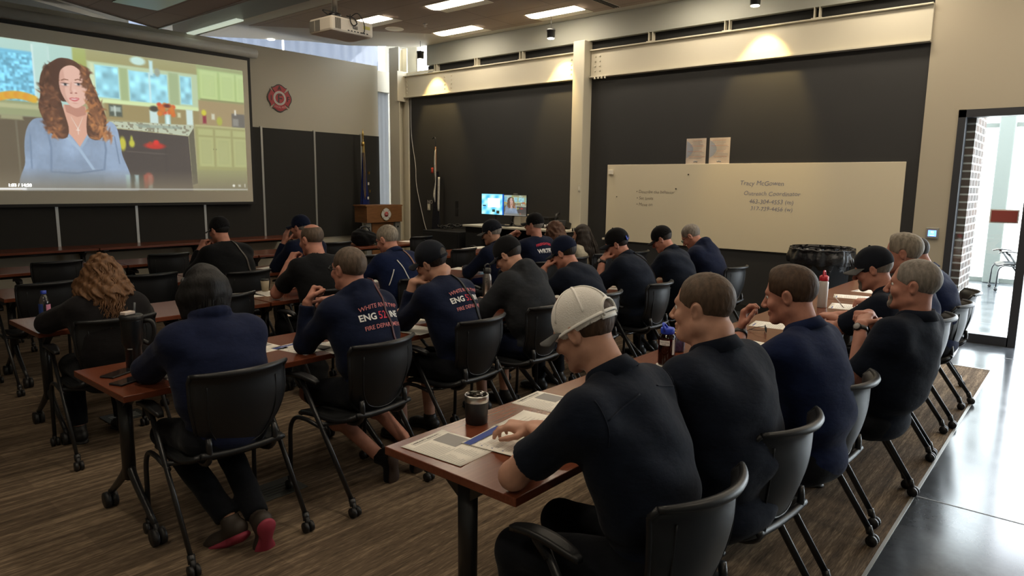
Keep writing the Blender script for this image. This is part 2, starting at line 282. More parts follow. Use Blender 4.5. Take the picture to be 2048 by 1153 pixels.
# right wall: charcoal below, steel beams, bulkhead above
st('wall_right', MB().bx(XR, XR+.2, 1.6, 10.25, 0, 3.66), M_dark)
st('wall_right_white', MB().bx(XR-.02, XR+.2, 1.27, 1.6, 0, ZC+.4).bx(XR-.02, XR+.2, -6, 1.27, 2.52, ZC+.4), M_wallr)
st('wall_right_upper', MB().bx(XR-.10, XR+.1, 1.6, 9.65, 3.80, ZC+.3), M_green)
st('slot_shade_strip', MB().bx(XR-.02, XR+.2, 1.6, 9.7, 3.66, 3.80), M_void)  # black strip paints in the shade of the open slot above the beams
st('window_3', MB().bx(XR-.02, XR+.1, 9.55, 10.45, 3.70, 3.74).bx(XR, XR+.1, 9.65, 9.70, 3.7, 4.2).bx(XR, XR+.1, 10.02, 10.05, 3.7, 4.2), M_steelw)
def ibeam(y0, y1, name, bolts):
    mb = MB(); x0 = XR-.05
    mb.bx(x0-.008, x0+.05, y0, y1, 3.28, 3.665); mb.bx(x0-.055, x0+.05, y0, y1, 3.265, 3.285); mb.bx(x0-.055, x0+.05, y0, y1, 3.655, 3.672)
    o = mb.build(name, M_steelw, bevel=.003); o['kind'] = 'structure'
    mb = MB(); rot = Matrix.Rotation(R(-90), 3, 'Y')
    for y in bolts:
        for z in (3.36, 3.43, 3.50, 3.57): mb.lathe([(.014, 0), (.014, .01), (.008, .014)], (x0-.008, y, z), 8, rot=rot)
    for y in (y0+.06, y0+.12, y0+.18, y0+.24):
        if name == 'trim_8' : mb.lathe([(.016, -.03), (.016, -.018), (.01, -.018), (.01, 0)], (x0-.06, y1-.05-(y-y0), 3.265), 8)
    b2 = mb.build('bolts', M_steelw, o)
    mb = MB()
    for i in range(1, 4):
        y = y0+(y1-y0)*i/4+.1
        for d in (-.03, .03): mb.bx(x0-.05, x0+.03, y+d-.005, y+d+.005, 3.672, 3.80)
        mb.bx(x0-.055, x0-.02, y-.06, y+.06, 3.672, 3.680)
    mb.build('hanger_clips', M_steelw, o)
ibeam(6.30, 10.33, 'trim_7', (6.42, 9.05, 9.22, 10.25)); ibeam(1.60, 6.06, 'trim_8', (5.9, 5.98))
st('trim_9', MB().bx(XR-.22, XR, 6.07, 6.28, 0, 3.80), M_steelw, bevel=.01)
mb = MB(); mb.bx(XR-.18, XR-.16, 10.34, 10.62, 0, 4.2); mb.bx(XR+.02, XR+.04, 10.34, 10.62, 0, 4.2); mb.bx(XR-.17, XR+.03, 10.47, 10.49, 0, 4.2); mb.bx(XR-.03, XR+.12, 10.26, 10.36, 0, 3.3)
st('trim_10', mb, M_steelw)
mb = MB(); mb.bx(XR-.25, XR+.05, 10.3, 10.36, 3.2, 3.75); st('trim_11', mb, M_steelw)
st('baseboard_right', MB().bx(XR-.012, XR, 1.6, 10.25, 0, .1), M_void)
# glazed storefront in the right wall: frame, door leaf beside it
mb = MB(); F = .06
mb.bx(XR-.03, XR+.12, 1.20, 1.27, 0, 2.52); mb.bx(XR-.03, XR+.12, -6, 1.27, 2.44, 2.52); mb.bx(XR-.03, XR+.12, .60, 1.27, 0, .10)
mb.bx(XR-.03, XR+.12, .53, .61, 0, 2.52)
for y in (-.55, -1.75, -2.95, -4.15, -5.35): mb.bx(XR-.03, XR+.12, y-.035, y+.035, 0, 2.52)
mb.bx(XR-.03, XR+.12, -6, -.55, 0, .10)
o = st('window_4_frame', mb, M_frame)
mb = MB(); mb.bx(XR+.04, XR+.05, .60, 1.21, .1, 2.45)
for y0, y1 in ((-1.75, -.55), (-2.95, -1.75), (-4.15, -2.95), (-5.35, -4.15)): mb.bx(XR+.04, XR+.05, y0, y1, .1, 2.45)
st('window_4', mb, M_glass)
# ceiling
mb = MB(); poly = [(8.85, -6), (8.85, 9.9), (7.96, 10.81), (7.29, 11.09), (6.01, 12.12), (5.2, 12.9), (5.2, 9.4), (5.2, -6)]
mb.prism([(x, y) for x, y in poly], ZC, ZC+.12); st('ceiling', mb, M_drywall)
mb = MB(); poly = [(8.66, -6), (8.66, 8.45), (7.49, 9.46), (6.0, 10.75), (6.0, -6)]
mb.prism(poly, ZC-.004, ZC+.02); o = st('ceiling_tiles', mb, M_ceilt)
mb = MB(); mb.prism([(5.2, 13.1), (5.2, -6), (-4.5, -6), (-4.5, 13.1)], 4.75, 4.85); mb.bx(5.2, 9.2, -6, 13.1, 4.75, 4.85); st('ceiling_deck', mb, M_drywall)
st('trim_12', MB().bx(5.16, 5.26, 4.4, 9.3+2.3, 3.9, 4.2), M_drywall)
mb = MB(); mb.bx(5.06, 5.17, 9.4, 11.05, 3.88, 3.90); st('trim_13', mb, mat('cove_diffuser', (.5, .5, .4), .5, emit=(.75, .85, .70), estr=.13))
mb = MB(); Q = [(4.03, 9.46), (4.03, -3), (-3.5, -3), (-3.5, 5.78)]; mb.prism(Q, 3.6, 3.66); o = st('ceiling_cloud', mb, M_ceilt)
mb = MB(); mb.tube([(4.03, -3, 3.6), (4.03, 9.46, 3.6), (-3.5, 5.78, 3.6)], .018, 4, cap=True); st('trim_14', mb, M_alu)
mb = MB(); mb.bx(3.14, 3.62, 6.4, 8.5, 3.592, 3.6); st('trim_15', mb, M_diff)
mb = MB(); mb.prism([(4.3, 11.6), (4.5, 11.6), (3.0, 10.6), (.5, 9.6), (.4, 9.8)], 4.0, 4.4); st('trim_16', mb, M_drywall)
# sides the photo never shows, closing the room
st('wall_left', MB().bx(-4.6, -4.5, -6, 13.1, 0, 4.8), M_wallw)
st('wall_back', MB().bx(-4.5, 9.1, -6.1, -6, 0, 4.8), M_wallw)
st('wall_left_return', MB().bx(-4.5, 9.2, 13.1, 13.15, 0, 3.3), M_wallw)
# ---------------------------------------------------------------- lobby beyond the glazing
st('wall_lobby', MB().bx(9.08, 9.92, 1.12, 1.36, 0, 3.4), M_brick)
M_out = mat('lobby_white_frame', (.17, .19, .175), .5)
st('trim_17', MB().bx(15.0, 15.25, 1.26, 1.50, 0, 3.6), M_out, bevel=.02)
st('window_5', MB().bx(15.15, 15.25, 1.5, 8, 0, .08).bx(15.15, 15.25, -6, 1.26, 0, .08).bx(15.15, 15.25, 1.5, 8, 2.78, 2.86).bx(15.15, 15.25, -6, 1.26, 2.78, 2.86).bx(15.15, 15.25, .3, .36, 0, 2.8), M_out)
mb = MB(); mb.bx(15.4, 60, -40, 40, -.12, -.03); st('floor_outside', mb, mat('pale_paving', (.55, .56, .56), .8))
# ---------------------------------------------------------------- projector screen with the running video
t = thing('projector_screen', 'wide pull-down projector screen playing a video of a curly-haired woman in a kitchen', 'projector screen', (4.16, YF-.2, 3.72))
def loc(o, x, y, z): o.location = (x, y, z)
X0, X1 = 2.36, 5.96; ys = YF-.12
def rel(mb): mb.v = [(x-4.16, y-(YF-.2), z-3.72) for x, y, z in mb.v]; return mb
rel(MB().bx(X0-.0, X1, ys, ys+.003, 1.325, 3.62)).build('fabric', M_screen, t)
mb = MB(); mb.bx(X1, X1+.045, ys-.002, ys+.004, 1.30, 3.62); mb.bx(X0-.045, X0, ys-.002, ys+.004, 1.30, 3.62); mb.bx(X0-.045, X1+.045, ys-.003, ys+.004, 3.60, 3.645); mb.bx(X0-.045, X1+.045, ys-.01, ys+.012, 1.285, 1.325); rel(mb).build('border', M_scrb, t)
mb = MB(); mb.tube([(X0-.2, ys+.02, 3.73), (X1+.17, ys+.02, 3.73)], .075, 14); rel(mb).build('housing', M_case, t)
#VIDEO#
IX0, IX1, IZ0, IZ1 = 2.46, 5.87, 1.50, 3.425
NXv, NYv = 560, 316
def paint():
    W, H = NXv*2, NYv*2; yy, xx = np.mgrid[0:H, 0:W]; u = (xx+.5)/W; v = (yy+.5)/H   # u right, v down
    rng = np.random.RandomState(3); img = np.zeros((H, W, 3)); img[:] = (.62, .60, .44)
    def nz(s, seed):
        g = np.random.RandomState(seed).rand(s+2, s*2+2); fx = u*s*1.99; fy = v*s*.99; ix = fx.astype(int); iy = fy.astype(int); tx = fx-ix; ty = fy-iy; tx = tx*tx*(3-2*tx); ty = ty*ty*(3-2*ty)
        return g[iy, ix]*(1-tx)*(1-ty)+g[iy, ix+1]*tx*(1-ty)+g[iy+1, ix]*(1-tx)*ty+g[iy+1, ix+1]*tx*ty
    def put(mask, c, a=1.):
        m_ = (np.clip(mask, 0, 1)*a)[..., None]; img[:] = img*(1-m_)+np.array(c)*m_
    def soft(d, e=.002): return np.clip(.5-d/e/2, 0, 1)
    def rect(x0, x1, y0, y1, c, a=1., e=.004):
        put(soft(np.maximum(np.abs(u-(x0+x1)/2)-(x1-x0)/2, (np.abs(v-(y0+y1)/2)-(y1-y0)/2)*.5625), e), c, a)
    def ell(cx, cy, rx, ry, c, a=1., e=.004, rot=0):
        du = u-cx; dv = (v-cy)*.5625; ca, sa = math.cos(rot), math.sin(rot); p = (du*ca+dv*sa)/rx; q = (-du*sa+dv*ca)/(ry*.5625); put(soft((np.sqrt(p*p+q*q)-1)*min(rx, ry*.5625), min(e, min(rx, ry*.5625)*.6)), c, a)
    def poly(pts, c, a=1., e=2):
        ins = np.zeros((H, W), bool); n_ = len(pts)
        for i in range(n_):
            x1, y1 = pts[i]; x2, y2 = pts[(i+1) % n_]
            if y1 == y2: continue
            cnd = ((y1 > v) != (y2 > v)) & (u < (x2-x1)*(v-y1)/(y2-y1)+x1); ins ^= cnd
        m_ = ins.astype(float)
        for _ in range(e): m_ = (m_+np.roll(m_, 1, 0)+np.roll(m_, -1, 0)+np.roll(m_, 1, 1)+np.roll(m_, -1, 1))/5
        put(m_, c, a)
    def cr(pts, n=8):
        o = []; k = len(pts)
        for i in range(k):
            a, b_, c_, d = [np.array(pts[(i+j) % k]) for j in (-1, 0, 1, 2)]
            for t_ in range(n):
                s_ = t_/n; o.append(tuple(.5*(2*b_+(c_-a)*s_+(2*a-5*b_+4*c_-d)*s_*s_+(-a+3*b_-3*c_+d)*s_**3)))
        return o
    n1 = nz(24, 1); n2 = nz(60, 2); n3 = nz(10, 5)
    # kitchen
    rect(0, .30, 0, .5, (.66, .80, .76)); rect(.0, .15, .07, .42, (.42, .72, .84)); wl = ((u < .148) & (v > .09) & (v < .40))[..., None]; img[:] = np.where(wl, np.clip(img*(.80+.5*n2[..., None]*np.array([1.1, 1, .95])), 0, 1), img)
    rect(.148, .152, .02, .42, (.9, .95, .93)); rect(.20, .204, .02, .42, (.78, .88, .86)); rect(.152, .20, 0, .42, (.72, .85, .82), .6)
    rect(.285, .335, 0, .36, (.62, .66, .36)); rect(.335, .80, .0, .09, (.60, .58, .38)); rect(.335, .79, .08, .36, (.72, .80, .64)); rect(.345, .36, .09, .34, (.80, .86, .70)); rect(.455, .485, .10, .34, (.62, .70, .50)); rect(.655, .695, .09, .33, (.62, .70, .52))
    for x0, x1, y0, y1 in ((.362, .45, .10, .325), (.49, .648, .11, .335), (.702, .753, .105, .32)): rect(x0, x1, y0, y1, (.62, .90, .97))
    wm = ((u > .36) & (u < .76) & (v > .10) & (v < .34) & (img[..., 2] > .9))[..., None]; img[:] = np.where(wm, np.clip(img*(.74+.42*n1[..., None]), 0, 1), img)
    rect(.570, .576, .11, .335, (.82, .93, .92)); ell(.53, .035, .03, .03, (.76, .9, .86)); rect(.575, .590, .02, .13, (.75, .9, .9)); ell(.607, .10, .012, .03, (.58, .62, .55)); rect(.34, .79, .335, .365, (.82, .90, .66))
    rect(.78, 1, .0, .28, (.66, .76, .48)); rect(.78, 1, .0, .03, (.58, .62, .40))
    for x0, x1 in ((.792, .872), (.885, .955), (.965, 1.04)): rect(x0, x1, .04, .262, (.74, .83, .55)); rect(x0+.012, x1-.012, .075, .235, (.68, .78, .50)); rect(x0+.0135, x1-.0135, .079, .231, (.72, .81, .54))
    rect(.39, 1, .365, .48, (.58, .52, .34)); rect(.78, 1, .275, .47, (.62, .54, .38)); rect(.79, 1, .262, .275, (.50, .50, .32)); rect(.935, 1, .36, .475, (.36, .35, .33)); rect(.95, .957, .33, .37, (.95, .95, .9)); rect(.94, .968, .40, .46, (.62, .62, .58), .6)
    rect(.405, .455, .37, .455, (.28, .32, .28)); rect(.41, .45, .385, .42, (.60, .66, .62)); rect(.425, .43, .38, .45, (.8, .85, .8)); rect(.565, .60, .39, .485, (.78, .88, .86)); ell(.585, .375, .018, .022, (.22, .22, .18)); rect(.722, .752, .36, .48, (.80, .90, .88)); rect(.684, .697, .39, .425, (.80, .80, .64)); rect(.838, .853, .375, .42, (.80, .80, .70)); rect(.797, .812, .39, .455, (.52, .10, .20)); ell(.803, .372, .011, .024, (.80, .78, .2)); ell(.875, .43, .013, .035, (.66, .68, .25))
    for k in range(18): ell(.637+.030*math.sin(k*2.4), .375+.035*math.cos(k*1.7), .010, .017, (.82, .24+.015*k, .15))
    ell(.64, .345, .014, .014, (.35, .12, .14)); rect(.628, .652, .41, .49, (.66, .82, .80)); ell(.64, .46, .006, .05, (.85, .95, .95))
    rect(.76, 1, .470, .485, (.72, .72, .50)); rect(.76, 1, .485, 1, (.60, .60, .38))
    for x0, x1 in ((.772, .84), (.852, .925), (.937, 1.04)): rect(x0, x1, .50, .55, (.68, .70, .46)); rect(x0, x1, .565, .80, (.68, .70, .46)); rect(x0+.012, x1-.012, .59, .775, (.62, .64, .42)); rect(x0+.0135, x1-.0135, .594, .771, (.66, .68, .45))
    rect(.76, 1, .83, 1, (.56, .56, .38)); ell(.84, .66, .002, .004, (.3, .3, .2)); ell(.853, .66, .002, .004, (.3, .3, .2))
    rect(0, .20, .40, .50, (.55, .58, .42)); rect(0, .17, .42, .45, (.66, .67, .50))
    for k in range(16): ell(.03+.0075*k, .385-.022*math.sin(k*.2), .013, .024, (.82, .55+.03*(k % 4), .18))
    rect(0, .20, .50, 1, (.34, .30, .23)); rect(.03, .10, .495, .525, (.56, .56, .42)); rect(.075, .079, .53, .95, (.5, .5, .42), .5)
    poly([(.40, .492), (.752, .478), (.752, .498), (.728, .565), (.40, .535)], (.72, .76, .66)); put((n2 > .60) & (v > .485) & (v < .56) & (u > .42) & (u < .745) & (img[..., 1] > .7), (.40, .36, .28), .6); poly([(.50, .50), (.70, .495), (.69, .515), (.52, .525)], (.55, .62, .56), .7)
    poly([(.43, .545), (.726, .568), (.735, 1.), (.43, 1.)], (.235, .21, .20)); poly([(.728, .565), (.752, .50), (.758, .94), (.735, .95)], (.34, .33, .26)); poly([(.46, .70), (.62, .71), (.62, .72), (.46, .71)], (.30, .27, .25)); rect(.6215, .6235, .57, .93, (.19, .17, .17))
    ell(.578, .655, .042, .024, (.74, .14, .11)); ell(.585, .628, .012, .018, (.88, .14, .12)); ell(.56, .635, .008, .012, (.6, .2, .1)); ell(.448, .65, .013, .05, (.74, .72, .22)); ell(.485, .645, .011, .028, (.74, .74, .22)); ell(.485, .61, .005, .02, (.70, .70, .25))
    # woman
    poly(cr([(.098, 1.02), (.095, .80), (.100, .65), (.118, .55), (.150, .505), (.22, .52), (.31, .56), (.375, .53), (.405, .495), (.430, .54), (.440, .66), (.445, .74), (.470, .88), (.475, 1.02)]), (.52, .60, .70))
    sw = (np.abs(img[..., 2]-.70) < .02) & (np.abs(img[..., 0]-.52) < .02); img[:] = np.where(sw[..., None], np.clip(img*(.86+.24*n3[..., None]+.06*n2[..., None]), 0, 1), img)
    for p_ in ([(.172, .56), (.182, .70), (.176, .86), (.183, .86), (.190, .70), (.180, .56)], [(.372, .56), (.378, .70), (.366, .85), (.374, .85), (.386, .70), (.380, .56)], [(.116, .62), (.112, .85), (.118, .85), (.122, .62)], [(.415, .60), (.428, .80), (.434, .80), (.421, .60)]): poly(p_, (.40, .48, .58), .7)
    poly([(.176, .862), (.27, .868), (.366, .84), (.366, .852), (.27, .882), (.176, .875)], (.40, .48, .58), .8); put((np.abs(np.sin(u*420)) > .5) & (v > .882) & (u > .178) & (u < .368), (.45, .54, .63), .7)
    poly([(.240, .40), (.318, .40), (.330, .53), (.322, .60), (.288, .692), (.262, .62), (.232, .56)], (.82, .62, .53)); poly([(.244, .40), (.316, .40), (.318, .46), (.285, .48), (.248, .45)], (.68, .47, .40), .8)
    poly([(.232, .575), (.288, .695), (.336, .845), (.326, .85), (.280, .71), (.225, .60)], (.60, .69, .78)); poly([(.330, .56), (.336, .575), (.293, .70), (.286, .69)], (.56, .65, .74))
    hc = (.30, .185, .13); poly([(.215, .12), (.30, .11), (.335, .2), (.34, .34), (.32, .38), (.24, .38), (.21, .36)], (.26, .16, .115))
    poly(cr([(.225, .10), (.253, .082), (.285, .09), (.315, .125), (.338, .18), (.352, .25), (.368, .33), (.385, .42), (.392, .50), (.375, .60), (.348, .635), (.318, .60), (.320, .48), (.335, .40), (.322, .30), (.310, .20), (.27, .13), (.235, .20), (.225, .30), (.235, .40), (.243, .47), (.252, .56), (.245, .62), (.222, .635), (.190, .60), (.165, .50), (.155, .42), (.165, .34), (.165, .26), (.182, .17)]), hc)
    poly(cr([(.236, .185), (.256, .140), (.285, .128), (.312, .165), (.326, .23), (.330, .30), (.326, .36), (.308, .395), (.285, .418), (.262, .400), (.243, .350), (.232, .28)]), (.86, .69, .62))
    poly(cr([(.236, .19), (.248, .16), (.252, .25), (.250, .32), (.262, .39), (.243, .350), (.231, .28)]), (.74, .55, .48), .55, 4)
    for cx, dx, cy in ((.2515, .0, .262), (.2985, .0, .252)):
        ell(cx, cy, .0115, .0088, (.86, .80, .78)); ell(cx+.001, cy, .0048, .0085, (.24, .28, .30)); ell(cx+.001, cy, .0022, .004, (.05, .05, .06)); ell(cx, cy-.0085, .0125, .0028, (.26, .16, .14), .9, .002); ell(cx, cy+.012, .011, .004, (.70, .48, .42), .5, .004)
    poly([(.238, .233), (.250, .222), (.265, .226), (.264, .232), (.250, .230), (.240, .240)], (.46, .30, .23), .85, 1); poly([(.286, .222), (.298, .213), (.312, .222), (.311, .228), (.298, .220), (.288, .229)], (.46, .30, .23), .85, 1)
    poly(cr([(.272, .245), (.276, .245), (.273, .29), (.277, .312), (.268, .31), (.266, .295)]), (.74, .54, .47), .6, 2); ell(.271, .317, .004, .004, (.55, .32, .28)); ell(.288, .314, .004, .004, (.55, .32, .28)); ell(.283, .298, .005, .010, (.93, .78, .72), .6, .004)
    poly(cr([(.262, .354), (.274, .346), (.281, .349), (.288, .344), (.299, .350), (.291, .367), (.280, .373), (.269, .367)]), (.76, .40, .40), 1, 1); poly([(.266, .356), (.281, .354), (.296, .351), (.284, .360), (.272, .361)], (.90, .84, .82), .9, 1); ell(.282, .385, .01, .004, (.72, .50, .44), .5, .004)
    for k in range(520):
        side = rng.rand() < .5; t_ = rng.rand(); y0 = .13+.50*t_
        x0 = (.178+.052*rng.rand()-.012*math.sin(t_*3)) if side else (.318+.02*t_+.055*rng.rand()*(.3+t_))
        if t_ < .25: x0 = .19+.035*rng.rand() if side else .315+.02*rng.rand()
        c = [(.22, .13, .09), (.33, .20, .14), (.46, .29, .19), (.66, .42, .24), (.78, .54, .32)][min(4, int(rng.rand()*2.2+t_*1.4+(0 if side else 1.0)))]
        ell(x0+.006*math.sin(y0*95+k), y0, .0028+.0022*rng.rand(), .012+.016*rng.rand(), c, .75, .003, rng.randn()*.9)
    poly(cr([(.222, .105), (.253, .085), (.262, .12), (.240, .165), (.228, .24), (.222, .30), (.205, .26), (.200, .17)]), (.25, .15, .11), .8, 4)
    poly([(.262, .48), (.284, .565), (.286, .565), (.306, .48), (.304, .48), (.285, .555), (.264, .48)], (.86, .80, .74), .8, 0); rect(.2842, .2858, .555, .600, (.95, .92, .88), .9, .002); rect(.279, .291, .568, .573, (.95, .92, .88), .9, .002)
    for k in range(6): rect(.452+.018*k, .468+.018*k, .88, .98, [(.66, .82, .84), (.25, .28, .26), (.64, .78, .80), (.25, .25, .22), (.60, .26, .2), (.72, .80, .76)][k])
    ell(.545, .91, .02, .05, (.66, .30, .24), .8)
    k_ = np.clip((v-.84)/.13, 0, 1)[..., None]; img[:] = img*(1-k_*.72)+np.array((.44, .40, .32))*k_*.72
    rect(0, 1, .985, .989, (.85, .87, .85)); rect(0, .09, .982, .992, (1, 1, 1)); ell(.930, .955, .006, .010, (.95, .95, .9)); rect(.954, .964, .948, .962, (.9, .9, .85), .8); rect(.985, .987, .943, .965, (.95, .95, .9)); rect(0, .004, .94, .965, (.95, .95, .9))
    img[:] = img*.90+.06; img[:] = img*(.96+.10*(1-u)[..., None]); put(np.clip(1-v*9, 0, 1), (.8, .9, .9), .10)
    return np.clip(img[0::2, 0::2]*.25+img[1::2, 0::2]*.25+img[0::2, 1::2]*.25+img[1::2, 1::2]*.25, 0, 1)
IMG = paint()
def picture(name, img, fn, m, parent, estr=None):
    H, W, _ = img.shape; yy, xx = np.mgrid[0:H+1, 0:W+1]; P = fn(xx/W, yy/H).reshape(-1, 3)
    me = bpy.data.meshes.new(name); i = (yy[:-1, :-1]*(W+1)+xx[:-1, :-1]).ravel(); F_ = np.stack([i, i+W+1, i+W+2, i+1], 1)
    me.vertices.add(len(P)); me.vertices.foreach_set('co', P.astype(np.float32).ravel()); me.loops.add(F_.size); me.loops.foreach_set('vertex_index', F_.astype(np.int32).ravel()); me.polygons.add(len(F_)); me.polygons.foreach_set('loop_start', np.arange(0, F_.size, 4, dtype=np.int32)); me.update()
    ca = me.color_attributes.new('Col', 'FLOAT_COLOR', 'CORNER'); col = np.ones((len(F_), 4, 4), np.float32); lin = np.where(img <= .04045, img/12.92, ((img+.055)/1.055)**2.4); col[:, :, :3] = lin.reshape(-1, 1, 3); ca.data.foreach_set('color', col.ravel())
    me.materials.append(m); o = bpy.data.objects.new(name, me); C.objects.link(o); o.parent = parent; return o
M_video = vcol_mat('projected_video', .225, .16)
picture('projected_picture', IMG, lambda u, v: np.stack([IX0+(IX1-IX0)*u-4.16, np.full_like(u, ys-.003-(YF-.2)), IZ1-(IZ1-IZ0)*v-3.72], -1), M_video, t)
mb = MB(); add_text(mb, '1:03 / 14:20', .055, lambda v: Vector((2.57+v.x-4.16, ys-.006-(YF-.2), 1.555+v.y-3.72)), align='LEFT'); mb.build('clock_text', mat('caption_white', (.9, .9, .85), .6, emit=(.9, .9, .85), estr=.8), t)
# ---------------------------------------------------------------- signed-distance figure builder
def V3(*a): return np.array(a, float)
def nrm(v): v = np.asarray(v, float); return v/(np.linalg.norm(v)+1e-9)
def rotm(yaw=0, pitch=0, roll=0):   # yaw left+, pitch down+, roll
    cy, sy = math.cos(R(yaw)), math.sin(R(yaw)); cp, sp = math.cos(R(-pitch)), math.sin(R(-pitch)); cr_, sr = math.cos(R(roll)), math.sin(R(roll))
    return np.array([[cy, -sy, 0], [sy, cy, 0], [0, 0, 1]]) @ np.array([[1, 0, 0], [0, cp, -sp], [0, sp, cp]]) @ np.array([[cr_, 0, sr], [0, 1, 0], [-sr, 0, cr_]])
class SDF:
    def __init__(s): s.p = []
    def cap(s, a, b, ra, rb, k=.02, op='u', clip=None): s.p.append(('c', np.asarray(a, float), np.asarray(b, float), ra, rb, k, op, clip)); return s
    def ell(s, c, r, k=.02, M=None, op='u', clip=None): s.p.append(('e', np.asarray(c, float), np.asarray(r, float), np.eye(3) if M is None else M, None, k, op, clip)); return s
    def half(s, c, n): s.p.append(('h', np.asarray(c, float), nrm(n), None, None, 0, 'i', None)); return s
    def bbox(s, pad=.03):
        lo = np.full(3, 9e9); hi = -lo
        for q in s.p:
            if q[6] != 'u': continue
            if q[0] == 'c': r = max(q[3], q[4]); a = np.minimum(q[1], q[2])-r; b = np.maximum(q[1], q[2])+r
            elif q[0] == 'e': r = np.abs(q[3]) @ q[2]; a = q[1]-r; b = q[1]+r
            else: continue
            lo = np.minimum(lo, a); hi = np.maximum(hi, b)
        return lo-pad, hi+pad
    def field(s, lo, hi, h, noise=None):
        n = np.maximum(4, np.ceil((hi-lo)/h).astype(int)+1); ax = [(lo[i]+np.arange(n[i])*h).astype(np.float32) for i in range(3)]
        D = np.full(n, .2, np.float32)
        for t, A, B, ra, rb, k, op, clip in s.p:
            if t == 'h':
                D[:] = np.maximum(D, (ax[0][:, None, None]-A[0])*B[0]+(ax[1][None, :, None]-A[1])*B[1]+(ax[2][None, None, :]-A[2])*B[2]); continue
            m = k+.045+2*h
            if t == 'c': r = max(ra, rb); a = np.minimum(A, B)-r-m; b = np.maximum(A, B)+r+m
            else: rr = np.abs(ra) @ B; a = A-rr-m; b = A+rr+m
            i0 = np.clip(((a-lo)/h).astype(int), 0, n); i1 = np.clip(((b-lo)/h).astype(int)+2, 0, n)
            if (i1 <= i0).any(): continue
            sl = tuple(slice(i0[i], i1[i]) for i in range(3)); x = ax[0][sl[0]][:, None, None]; y = ax[1][sl[1]][None, :, None]; z = ax[2][sl[2]][None, None, :]
            if t == 'c':
                d = (B-A); L2 = float(d @ d)+1e-12; px, py, pz = x-A[0], y-A[1], z-A[2]; tt = np.clip((px*d[0]+py*d[1]+pz*d[2])/L2, 0, 1)
                v = np.sqrt((px-tt*d[0])**2+(py-tt*d[1])**2+(pz-tt*d[2])**2)-(ra+(rb-ra)*tt)
            else:
                M = ra; px, py, pz = x-A[0], y-A[1], z-A[2]; q = [M[0, i]*px+M[1, i]*py+M[2, i]*pz for i in range(3)]
                k0 = np.sqrt(sum((q[i]/B[i])**2 for i in range(3)))+1e-6; k1 = np.sqrt(sum((q[i]/B[i]**2)**2 for i in range(3)))+1e-6; v = k0*(k0-1)/k1
            if clip is not None:
                for cc, cn in clip: v = np.maximum(v, (x-cc[0])*cn[0]+(y-cc[1])*cn[1]+(z-cc[2])*cn[2])
            E_ = D[sl]; v = v.astype(np.float32)
            if op == 'u':
                hh = np.clip(.5+.5*(E_-v)/k, 0, 1) if k > 0 else None; D[sl] = (E_*(1-hh)+v*hh-k*hh*(1-hh)) if k > 0 else np.minimum(E_, v)
            elif op == 's':
                hh = np.clip(.5-.5*(E_+v)/max(k, 1e-4), 0, 1); D[sl] = E_*(1-hh)-v*hh+max(k, 1e-4)*hh*(1-hh)
        if noise is not None: D += noise(ax[0][:, None, None], ax[1][None, :, None], ax[2][None, None, :]).astype(np.float32)
        return D, lo, h
def surfnet(D, lo, h):
    s = D < 0; nx, ny, nz = D.shape; c = np.zeros((nx-1, ny-1, nz-1), np.int8)
    for i in (0, 1):
        for j in (0, 1):
            for k in (0, 1): c += s[i:nx-1+i, j:ny-1+j, k:nz-1+k]
    mix = (c > 0) & (c < 8); I = np.argwhere(mix); idx = np.full(c.shape, -1, np.int64); idx[mix] = np.arange(len(I))
    if len(I) == 0: return np.zeros((0, 3)), np.zeros((0, 4), int)
    acc = np.zeros((len(I), 3)); cnt = np.zeros(len(I)); x, y, z = I.T; cor = [(i, j, k) for i in (0, 1) for j in (0, 1) for k in (0, 1)]
    val = {q: D[x+q[0], y+q[1], z+q[2]] for q in cor}
    for a in cor:
        for ax_ in range(3):
            if a[ax_]: continue
            b = list(a); b[ax_] = 1; b = tuple(b); va, vb = val[a], val[b]; m = (va < 0) != (vb < 0); t = np.where(m, va/(va-vb+1e-12), 0)
            p = np.tile(np.array(a, float), (len(I), 1)); p[:, ax_] += t; acc += p*m[:, None]; cnt += m
    Vv = lo+h*(I+acc/cnt[:, None]); Fs = []
    for ax_ in range(3):
        A = [slice(None)]*3; B = [slice(None)]*3; A[ax_] = slice(0, -1); B[ax_] = slice(1, None); sa, sb = s[tuple(A)], s[tuple(B)]; e = np.argwhere(sa != sb)
        o1, o2 = (ax_+1) % 3, (ax_+2) % 3; e = e[(e[:, o1] > 0) & (e[:, o2] > 0) & (e[:, o1] < D.shape[o1]-1) & (e[:, o2] < D.shape[o2]-1)]
        if len(e) == 0: continue
        def at(d1, d2): q = e.copy(); q[:, o1] -= d1; q[:, o2] -= d2; return idx[q[:, 0], q[:, 1], q[:, 2]]
        q = np.stack([at(1, 1), at(0, 1), at(0, 0), at(1, 0)], 1); flip = ~sa[e[:, 0], e[:, 1], e[:, 2]]; q[flip] = q[flip][:, ::-1]; Fs.append(q)
    Fs = np.concatenate(Fs); return Vv, Fs[(Fs >= 0).all(1)]
def mk(name, parts, m, parent):
    V_ = []; F_ = []; n = 0
    for v, f in parts: V_.append(v); F_.append(f+n); n += len(v)
    V_ = np.concatenate(V_); F_ = np.concatenate(F_); me = bpy.data.meshes.new(name)
    me.vertices.add(len(V_)); me.vertices.foreach_set('co', V_.astype(np.float32).ravel()); me.loops.add(F_.size); me.loops.foreach_set('vertex_index', F_.astype(np.int32).ravel())
    me.polygons.add(len(F_)); me.polygons.foreach_set('loop_start', np.arange(0, F_.size, 4, dtype=np.int32)); me.update(calc_edges=True); me.validate(); me.polygons.foreach_set('use_smooth', np.ones(len(me.polygons), bool))
    me.materials.append(m); o = bpy.data.objects.new(name, me); C.objects.link(o)
    if parent is not None: o.parent = parent
    return o
